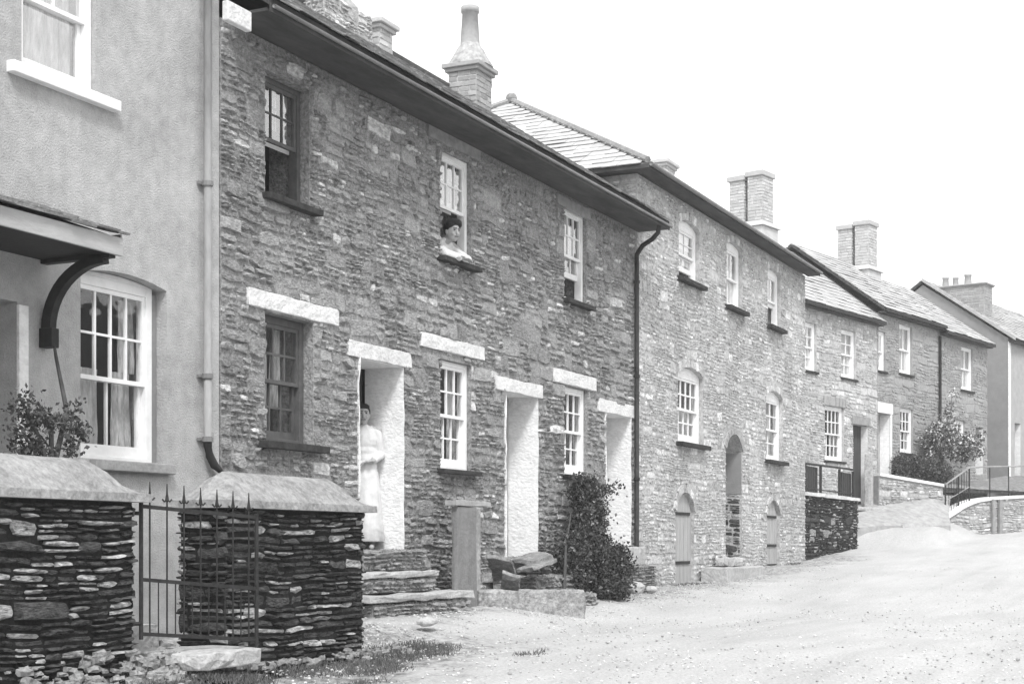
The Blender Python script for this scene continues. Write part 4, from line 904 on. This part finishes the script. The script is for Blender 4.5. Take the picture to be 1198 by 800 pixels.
# weeds and grass on the verge
def grass():
    mb = MB(); rng = random.Random(44); spots = []
    for _ in range(1500):
        u = rng.random()
        if u < .5: X = rng.uniform(8.0, 11.6); Y = rng.uniform(5.2, 6.35); 
        elif u < .72: X = rng.uniform(5.5, 8.4); Y = rng.uniform(5.2, 6.3)
        elif u < .85: X = rng.uniform(21, 30); Y = 7.80-abs(rng.gauss(0,.12))
        else: X = rng.uniform(10.8, 20); Y = 7.74-abs(rng.gauss(0,.12))
        if Y > 6.25 and X < 10.6: continue
        if 11.9 < X < 14.5 and Y > 6.75: continue
        if noise.noise(Vector((X*1.1, Y*1.4, 2))) < (-.05 if X < 10.5 else .12): continue
        for _ in range(22):
            p = Vector((X+rng.gauss(0,.06), Y+rng.gauss(0,.05), 0)); p.z = G(p.x, p.y)-.01
            h = rng.uniform(.012,.05); t = Vector((rng.gauss(0,.5), rng.gauss(0,.5), 1)).normalized()*h; w = Vector((rng.gauss(0,1), rng.gauss(0,1), 0)).normalized()*.004
            mb.add([p-w, p+w, p+t*.6+w*.7+Vector((0,0,0)), p+t], [(0,1,2),(0,2,3)])
    o = mb.build('grass', M['grass']); o['kind'] = 'stuff'
grass()
# small plants behind the gate
shrub('border_plant', 'low dark leafy plant behind the iron gate', 'plant', [((8.35,7.2,-.28),(.28,.2,.22),1)], 700, .05, 35, lm='leaf_pale')
# ================================================================== TERRACE BEYOND THE TALL HOUSE
T0 = f.x(940)-.02; T1 = f.x(1004)
TW = thing('terrace_wall', 'dark rubble retaining wall with pale coping at the end of the tall house', 'wall', A)
Tz = .98
s = MB(); s.box(30.07, T1, .02, .4, -1, Tz); s.box(T1-.4, T1-.02, .401, 1.3, -1, Tz); s.build('core', M['dry_joint'], TW)
v = MB(); kw = dict(band=(.1,.2), seg=(.2,.6), depth=(.0,.04), gap=.010, ratio=2.6); rubble(v, lambda a,b,e: (a, .02-e, b), 30.07, T1, -.6, Tz-.01, rng=random.Random(5), **kw); rubble(v, lambda a,b,e: (T1-.02+e, a, b), .02, 1.3, -.6, Tz-.01, rng=random.Random(6), **kw)
v.build('stonework', M['dry_stone'], TW)
s = MB(); rough_slab(s, 30.07, T1+.05, -.05, .42, Tz, Tz+.07, random.Random(3), .008, 16, 2, 1); s.build('coping', M['lintel'], TW)
# terrace ground
mb = MB(); mb.add([(30.06,8.26,.88),(T1-.41,8.26,.88),(T1-.41,9.2,.88),(T1+.2,9.2,.90),(34.5,9.0,.88),(33.2,9.25,.88),(30.06,9.3,.88)], [(0,1,2,3,4,5,6)])
mb.box(30.06, 39, 9.32, 16, .3, .87) if False else None
o = mb.build('terrace', M['step']); o['kind'] = 'structure'
rl = thing('terrace_railing', 'dark iron and board railing on top of the terrace wall', 'railing', A)
s = MB()
za_, zb3 = f.z(942,541), f.z(1003,549)
s.tube([(30.1,.1,za_),(T1-.1,.1,zb3)], .025, 6); s.tube([(30.1,.1,Tz+.16),(T1-.1,.1,Tz+.16)], .015, 6)
s.build('rail', M['iron'], rl)
for px_ in (942, 960, 982, 1003): x = min(T1-.08, max(30.12, f.x(px_,.1))); s = MB(); s.tube([(x,.1,Tz+.07),(x,.1,za_+.02)], .03, 6); s.build('post', M['iron'], rl)
for (a_, b_) in ((943,956),(984,1002)):
    s = MB(); xa = max(30.12, f.x(a_,.14)); xb = min(T1-.1, f.x(b_,.14)); n = 5
    for k in range(n): s.box(xa+(xb-xa)*k/n+.01, xa+(xb-xa)*(k+1)/n-.01, .13, .15, Tz+.1, za_-.03)
    s.build('board_panel', M['dark_paint'], rl)
# upper path, sloping up from the road, with its kerb slabs
pts_f = [W(1003,617,35.6), W(1030,615,36.0), W(1060,614.5,36.4), W(1094,615.5,36.8), W(1112,614,37.2)]
pts_m = [W(1000,605,36.5), W(1030,602,36.9), W(1060,600,37.2), W(1092,600,37.6), W(1110,600,38.1)]
pts_b = [W(1000,594,37.3), W(1030,590,37.7), W(1058,586,38.2), W(1090,582,38.7), W(1112,582,39.4)]
pts_c = [W(1000,588,38.0), W(1030,582,38.4), W(1058,577,39.4), W(1095,573,40.6), W(1130,570,42)]
mb = MB(); rows = [[p+Vector((0,0,-.9)) for p in pts_f], pts_f, pts_m, pts_b, pts_c]; n = 5
mb.add([p for r in rows for p in r], [(i*n+k, i*n+k+1, (i+1)*n+k+1, (i+1)*n+k) for i in range(4) for k in range(n-1)])
o = mb.build('path', M['lintel'] if False else mat('pale_path', .26, .42, 6, bump=.6, bscale=20), smooth=False); o['kind'] = 'structure'
def slabline(name, label, cat, P0, P1, th, dp, m, seed, nx=12, j=.008, grp=None):
    """a straight block from P0 to P1 (top front edge), th high, dp deep away from the viewer"""
    d = P1-P0; L_ = Vector((d.x,d.y,0)).length; a = math.atan2(d.y, d.x)
    P = Frame(P0.x, P0.y, math.degrees(a)); s = MB(); rg = random.Random(seed)
    rough_slab(s, 0, L_, 0, dp, P0.z-th, P0.z, rg, j, nx, 2, 2)
    for i, v_ in enumerate(s.v): s.v[i] = (v_[0], v_[1], v_[2]+(P1.z-P0.z)*v_[0]/L_)
    o = s.build(name, M[m], bevel=.008); o.matrix_world = P.m()
    return tag(o, label, cat, grp) if label else o
slabline('kerb_stone', 'flat grey kerb slab at the front edge of the upper path', 'kerb', W(1056,613,36.3), W(1095,614,36.8), .12, .4, 'step', 3)
slabline('doorstep', 'thin dark edged slab at the foot of the wide whitewashed doorway', 'step', W(1003,592,36.9), W(1034,594,37.4), .1, .6, 'step', 4)
pr = W(1017,590,37.3); s = MB(); rough_slab(s, -.08, .08, -.08, .1, -.5, 1.25, random.Random(2), .012, 2, 2, 7); o = s.build('gate_pier', M['pale_mortar'], bevel=.01); o.location = (pr.x, pr.y, pr.z); tag(o, 'slim pale stone gate pier between the rubble cottage door and the wide doorway', 'pier')
def stone_run(name, label, P0, P1, b0, b1, top_m, stone_m, core_m, seed, dp=.35, tops=None, cop=.07, group=None):
    """low stone wall from P0 to P1; tops = [(t, z)] outline"""
    d = P1-P0; L_ = Vector((d.x,d.y,0)).length; fr = Frame(P0.x, P0.y, math.degrees(math.atan2(d.y, d.x)))
    P = thing(name, label, 'wall', fr, group); tops = tops or [(0,P0.z),(1,P1.z)]
    tz = lambda x: interp(x/L_, tops); N = 24; o = MB()
    o.prism([(0,b0)]+[(L_*i/N, tz(L_*i/N)-cop) for i in range(N+1)]+[(L_,b1)], .0, dp, 1); o.build('core', M[core_m], P)
    v = MB(); mz = max(t[1] for t in tops)
    rubble(v, lambda a,b,e: (a, -e, b), 0, L_, min(b0,b1), mz, rng=random.Random(seed), band=(.1,.2), seg=(.25,.6), depth=(.0,.03), gap=.010, ratio=2.4, clipf=lambda x, z: z < tz(x)-cop-.04)
    v.build('stonework', M[stone_m], P)
    c_ = MB(); vs = []
    for i in range(N+1): x = L_*i/N; z = tz(x); vs += [(x,-.05,z-cop),(x,-.05,z),(x,dp+.05,z),(x,dp+.05,z-cop)]
    c_.add(vs, [(4*i+k, 4*i+4+k, 4*i+4+(k+1)%4, 4*i+(k+1)%4) for i in range(N) for k in range(4)]+[(0,1,2,3),(4*N+3,4*N+2,4*N+1,4*N)])
    c_.build('coping', M[top_m], P)
    return P, fr, L_
stone_run('low_wall', 'low rubble wall with white coping beside the upper path, below the hedge', W(1028,553,37.6), W(1103,566,38.9), .5, .8, 'whitewash', 'far_stone', 'grey_mortar', 15)
RP0 = W(1105,604,38.4); RP1 = W(1260,580,41.6)
def tz_at(px_): return px_
topz = [(0, W(1105,605,38.4).z), (.07, W(1115,598,38.6).z), (.14, W(1127,590,38.8).z), (.23, W(1141,584,39.1).z), (.36, W(1160,581,39.5).z), (.6, W(1198,579,40.3).z), (1, W(1260,577,41.6).z)]
RW, RF, RL = stone_run('roadside_wall', 'rubble roadside wall with curved white coping at the right edge', RP0, RP1, -.4, -.3, 'whitewash', 'far_stone', 'grey_mortar', 16, tops=topz)
for px_ in (1162, 1170):
    s = MB(); x = RF.x(px_,-.06); s.box(x-.05, x+.05, -.10, -.04, -.2, RF.z(px_,584)); s.build('buttress_strip', M['grey_lintel'], RW)
RR = thing('roadside_railing', 'thin iron handrail with posts on the curved roadside wall', 'railing', RF)
s = MB(); rz = lambda px_, py_: (RF.x(px_,.15), .15, RF.z(px_, py_, .15))
s.tube([rz(1105.5,567), rz(1120,557), rz(1134,547), rz(1150,546), rz(1198,545), rz(1255,544)], .022, 6); s.tube([rz(1107,585), rz(1120,578), rz(1136,568)], .012, 6); s.build('rail', M['pipe'], RR)
for px_, yt, yb_ in ((1106,566,606),(1121,557,594),(1134,548,587)): s = MB(); s.tube([rz(px_,yt), rz(px_,yb_)], .02, 6); s.build('post', M['iron'], RR)
for px_ in range(1110, 1134, 3):
    s = MB(); t = (px_-1105)/30; s.tube([rz(px_, 566-18*t), rz(px_, 602-16*t)], .008, 5); s.build('baluster', M['iron'], RR)
for px_ in (1158,1180,1205,1230): s = MB(); s.tube([rz(px_,545.5), rz(px_,582)], .014, 6); s.build('post', M['iron'], RR)
# gardens in front of the far houses
mb = MB(); q = [W(1030,560,38.3), W(1104,570,39.4), W(1260,578,42.6), W(1320,560,52), W(1180,556,47.4), W(1155,560,44.9), W(1098,565,40.9), W(1034,575,38.4)]
mb.add(q, [tuple(range(8))]); o = mb.build('garden_ground', mat('garden_soil', .10, .3, 8, bump=.8)); o['kind'] = 'structure'
# ================================================================== PEOPLE
def capsule(mb, a, b, ra, rb, n=12):
    a, b = Vector(a), Vector(b); mb.tube([a, a.lerp(b,.33), a.lerp(b,.66), b], ra, n, rb); mb.ball(a, ra, n, 8); mb.ball(b, rb, n, 8)
def remesh(o, vox, sm=4):
    r = o.modifiers.new('Remesh', 'REMESH'); r.mode = 'VOXEL'; r.voxel_size = vox; r.use_smooth_shade = True
    s = o.modifiers.new('Smooth', 'SMOOTH'); s.factor = .5; s.iterations = sm
def person(label, loc, rz, lean, headturn, pose, shirt, long_hair=True):
    """local: +x right of the body, -y forwards, z up, origin at the feet; lean = forward bend (rad) of the torso at the hip"""
    P = thing('person', label, 'person', None, loc=loc); P.rotation_euler = (0,0,rz)
    HIP = Vector((0,0,.88)); R = Matrix.Translation(HIP) @ Matrix.Rotation(lean,4,'X') @ Matrix.Translation(-HIP)
    T = lambda v: R @ Vector(v)
    b = MB()
    pel, ch, nk = T((0,0,.93)), T((0,.01,1.22)), T((0,.015,1.36))
    b.ball(pel, (.16,.11,.12)); b.ball(T((0,0,1.05)), (.125,.09,.12)); b.ball(ch, (.155,.105,.15)); capsule(b, T((-.11,.01,1.33)), T((.11,.01,1.33)), .05, .05)
    hc = T((0,-.02,1.50)); HR = Matrix.Rotation(headturn[0],4,'Z') @ Matrix.Rotation(headturn[1],4,'X')
    h = lambda v: hc + HR @ Vector(v)
    capsule(b, nk, h((0,.02,-.07)), .052, .048)
    b.ball(hc, (.074,.092,.105), 16, 12, HR); b.ball(h((0,-.03,-.055)), (.055,.062,.06), 14, 10, HR); b.ball(h((0,-.055,-.092)), (.026,.024,.022), 10, 8, HR)   # skull, jaw, chin
    capsule(b, h((0,-.088,.012)), h((0,-.106,-.028)), .009, .015, 8); b.ball(h((0,-.086,.030)), (.048,.012,.010), 10, 6, HR)
    for sx in (-1,1): b.ball(h((sx*.076,.005,-.012)), (.010,.020,.030), 8, 6, HR); b.ball(h((sx*.034,-.070,-.03)), (.022,.018,.02), 8, 6, HR)
    for sx, (el, wr, hd) in zip((-1,1), pose):
        sh = T((sx*.165,.01,1.33)); el, wr, hd = Vector(el), Vector(wr), Vector(hd)
        capsule(b, sh, el, .047, .037); capsule(b, el, wr, .038, .026)
        d = (hd-wr).normalized(); side = d.cross(Vector((0,0,1)))
        if side.length < .2: side = Vector((1,0,0))
        side = side.normalized(); 
        pc = wr+d*.045; 
        for k in (-1,-.33,.33,1): capsule(b, wr+d*.01+side*k*.014, wr+d*.085+side*k*.028, .014, .012, 8)
        dn = d.cross(side).normalized(); dn = dn if dn.z < 0 else -dn
        for k, ln in ((-1,.062),(-.33,.078),(.33,.072),(1,.055)):
            r0 = wr+d*.085+side*k*.029; capsule(b, r0, r0+d*ln*.55+dn*.008, .0085, .008, 7); capsule(b, r0+d*ln*.55+dn*.008, r0+d*ln*.85+dn*.028, .008, .007, 7)
        capsule(b, wr+d*.02-side*sx*.022, wr+d*.055-side*sx*.05, .011, .010, 7); capsule(b, wr+d*.055-side*sx*.05, wr+d*.085-side*sx*.055+dn*.01, .010, .008, 7)
    for sx in (-1,1): capsule(b, (sx*.085,.0,.88), (sx*.09,-.01,.48), .085, .055); capsule(b, (sx*.09,-.01,.48), (sx*.09,.02,.08), .055, .036); capsule(b, (sx*.09,.03,.045), (sx*.10,-.14,.03), .038, .028)
    body = b.build('body', M['skin'], P, smooth=True); remesh(body, .0065, 2)
    c = MB()  # blouse
    c.ball(T((0,0,1.0)), (.155,.115,.13)); c.ball(ch, (.178,.128,.165)); c.ball(T((0,.0,1.1)), (.15,.11,.12)); capsule(c, T((-.10,.01,1.325)), T((.10,.01,1.325)), .055, .055); c.ball(T((0,.012,1.375)), (.066,.062,.03))
    if shirt == 'w': c.ball(T((-.06,-.09,1.22)), (.07,.06,.07)); c.ball(T((.06,-.09,1.22)), (.07,.06,.07))
    for sx, (el, wr, hd) in zip((-1,1), pose):
        sh = T((sx*.15,.01,1.295)); capsule(c, sh, el, .062, .052); capsule(c, el, Vector(el).lerp(Vector(wr),.8), .056, .042)
    cl = c.build('blouse', M['cloth_white'], P, smooth=True); remesh(cl, .009, 3)
    k = MB(); k.lathe([(.15,.98),(.155,.93),(.165,.88),(.18,.7),(.195,.5),(.21,.3),(.225,.10),(.215,.09),(.18,.4),(.14,.9)], (0,0,0), 48)
    for i, q in enumerate(k.v): a_ = math.atan2(q[1], q[0]); w_ = 1+(.07*math.sin(a_*9+1)+.05*math.sin(a_*14+q[2]*2))*max(0, .95-q[2]); k.v[i] = (q[0]*w_, q[1]*w_*.85, q[2])
    k.build('skirt', M['cloth_grey' if shirt != 'a' else 'cloth_white'], P, smooth=True)
    q = MB(); q.ball(h((0,.026,.026)), (.088,.088,.098), 18, 12, HR); q.ball(h((0,-.002,.085)), (.076,.084,.040), 16, 10, HR)
    if long_hair: q.ball(h((0,-.035,.100)), (.085,.062,.040), 14, 10, HR); q.ball(h((0,.09,.03)), (.05,.045,.05), 12, 8, HR); q.ball(h((-.05,-.01,.075)), (.05,.07,.05), 12, 8, HR); q.ball(h((.05,-.01,.075)), (.05,.07,.05), 12, 8, HR)
    hr = q.build('hair', M['hair'], P, smooth=True); remesh(hr, .008, 2)
    for sx in (-1,1):
        e = MB(); e.ball(h((sx*.030,-.084,.012)), (.012,.009,.007), 8, 6, HR); e.build('eye', M['feature'], P)
        e = MB(); capsule(e, h((sx*.014,-.096,.030)), h((sx*.048,-.083,.031)), .005, .003, 6); e.build('eyebrow', M['feature'], P)
    e = MB(); capsule(e, h((-.020,-.090,-.058)), h((.020,-.090,-.058)), .007, .007, 6); e.build('mouth', M['lip'], P)
    return P
# woman leaning out of the middle upper window
sx_ = (AW['u2'][0]+AW['u2'][1])/2-.12; sz_ = AW['u2'][2]
person('woman in a white blouse leaning on the sill of the open upper window', (sx_+.10, 7.853+.36, sz_-1.07), math.radians(-8), math.radians(33), (math.radians(-18), math.radians(8)),
       [((-.20,-.42,1.10),(-.02,-.50,1.075),(.05,-.52,1.07)), ((.22,-.40,1.10),(.02,-.47,1.09),(-.05,-.49,1.09))], 'w')
# person standing inside the first doorway
person('person in white with dark hair standing in the first whitewashed doorway', (13.69, 7.853+.36, AD[0][2]), math.radians(-62), 0.0, (math.radians(8), math.radians(2)),
       [((-.20,.02,1.06),(-.16,-.12,.92),(-.12,-.17,.88)), ((.19,.05,1.06),(.12,-.14,.98),(.04,-.17,.97))], 'a', long_hair=False).scale = (.93,.93,.93)
# ================================================================== HAZE
mb = MB(); mb.box(-70, 410, -310, 310, -7, 24)
HZ = .0012
if HZ:
    hz = bpy.data.materials.new('pale_haze'); hz.use_nodes = True; nt = hz.node_tree
    for n in list(nt.nodes): nt.nodes.remove(n)
    o_ = nd(nt, 'ShaderNodeOutputMaterial'); pv = nd(nt, 'ShaderNodeVolumePrincipled'); pv.inputs['Color'].default_value = (.95,.95,.95,1); pv.inputs['Density'].default_value = HZ; pv.inputs['Anisotropy'].default_value = 0.0
    nt.links.new(pv.outputs[0], o_.inputs['Volume'])
    o = mb.build('haze', hz); o['kind'] = 'stuff'
# ================================================================== LIGHT, CAMERA
sc = bpy.context.scene
SD = Vector((-.55, -.38, .80)).normalized()   # towards the sun
wd = bpy.data.worlds.new('World'); sc.world = wd; wd.use_nodes = True; nt = wd.node_tree; L = nt.links
bg = nt.nodes['Background']; sky = nd(nt, 'ShaderNodeTexSky', sky_type='NISHITA'); sky.sun_disc = False
sky.sun_elevation = math.asin(SD.z); sky.sun_rotation = math.atan2(SD.x, SD.y); sky.dust_density = 3.0
bw_ = nd(nt, 'ShaderNodeRGBToBW'); L.new(sky.outputs[0], bw_.inputs[0])
mx = nd(nt, 'ShaderNodeMix'); mx.data_type = 'FLOAT'; mx.inputs[0].default_value = .72; mx.inputs[3].default_value = 9.0; L.new(bw_.outputs[0], mx.inputs[2])   # overcast white cloud over the clear sky
cb = nd(nt, 'ShaderNodeCombineColor')
for i in range(3): L.new(mx.outputs[0], cb.inputs[i])
L.new(cb.outputs[0], bg.inputs['Color']); bg.inputs['Strength'].default_value = .11
ld_ = bpy.data.lights.new('sun', 'SUN'); ld_.energy = 1.5; ld_.angle = math.radians(12); so = bpy.data.objects.new('sun', ld_); C.objects.link(so); so.rotation_euler = SD.to_track_quat('Z', 'Y').to_euler()
cam = bpy.data.cameras.new('camera'); co = bpy.data.objects.new('camera', cam); C.objects.link(co); sc.camera = co
cam.sensor_width = 36; cam.lens = 36*FPX/1198; cam.shift_y = (HY-400)/1198; cam.clip_end = 1500; cam.clip_start = .1
co.rotation_euler = (PI/2, 0, TH-PI/2)
sc.view_settings.view_transform = 'Standard'; sc.view_settings.look = 'None'; sc.view_settings.gamma = 1; sc.view_settings.exposure = 1.0; sc.view_settings.use_curve_mapping = False
sc.cycles.max_bounces = 6; sc.cycles.volume_bounces = 1; sc.cycles.use_denoising = True
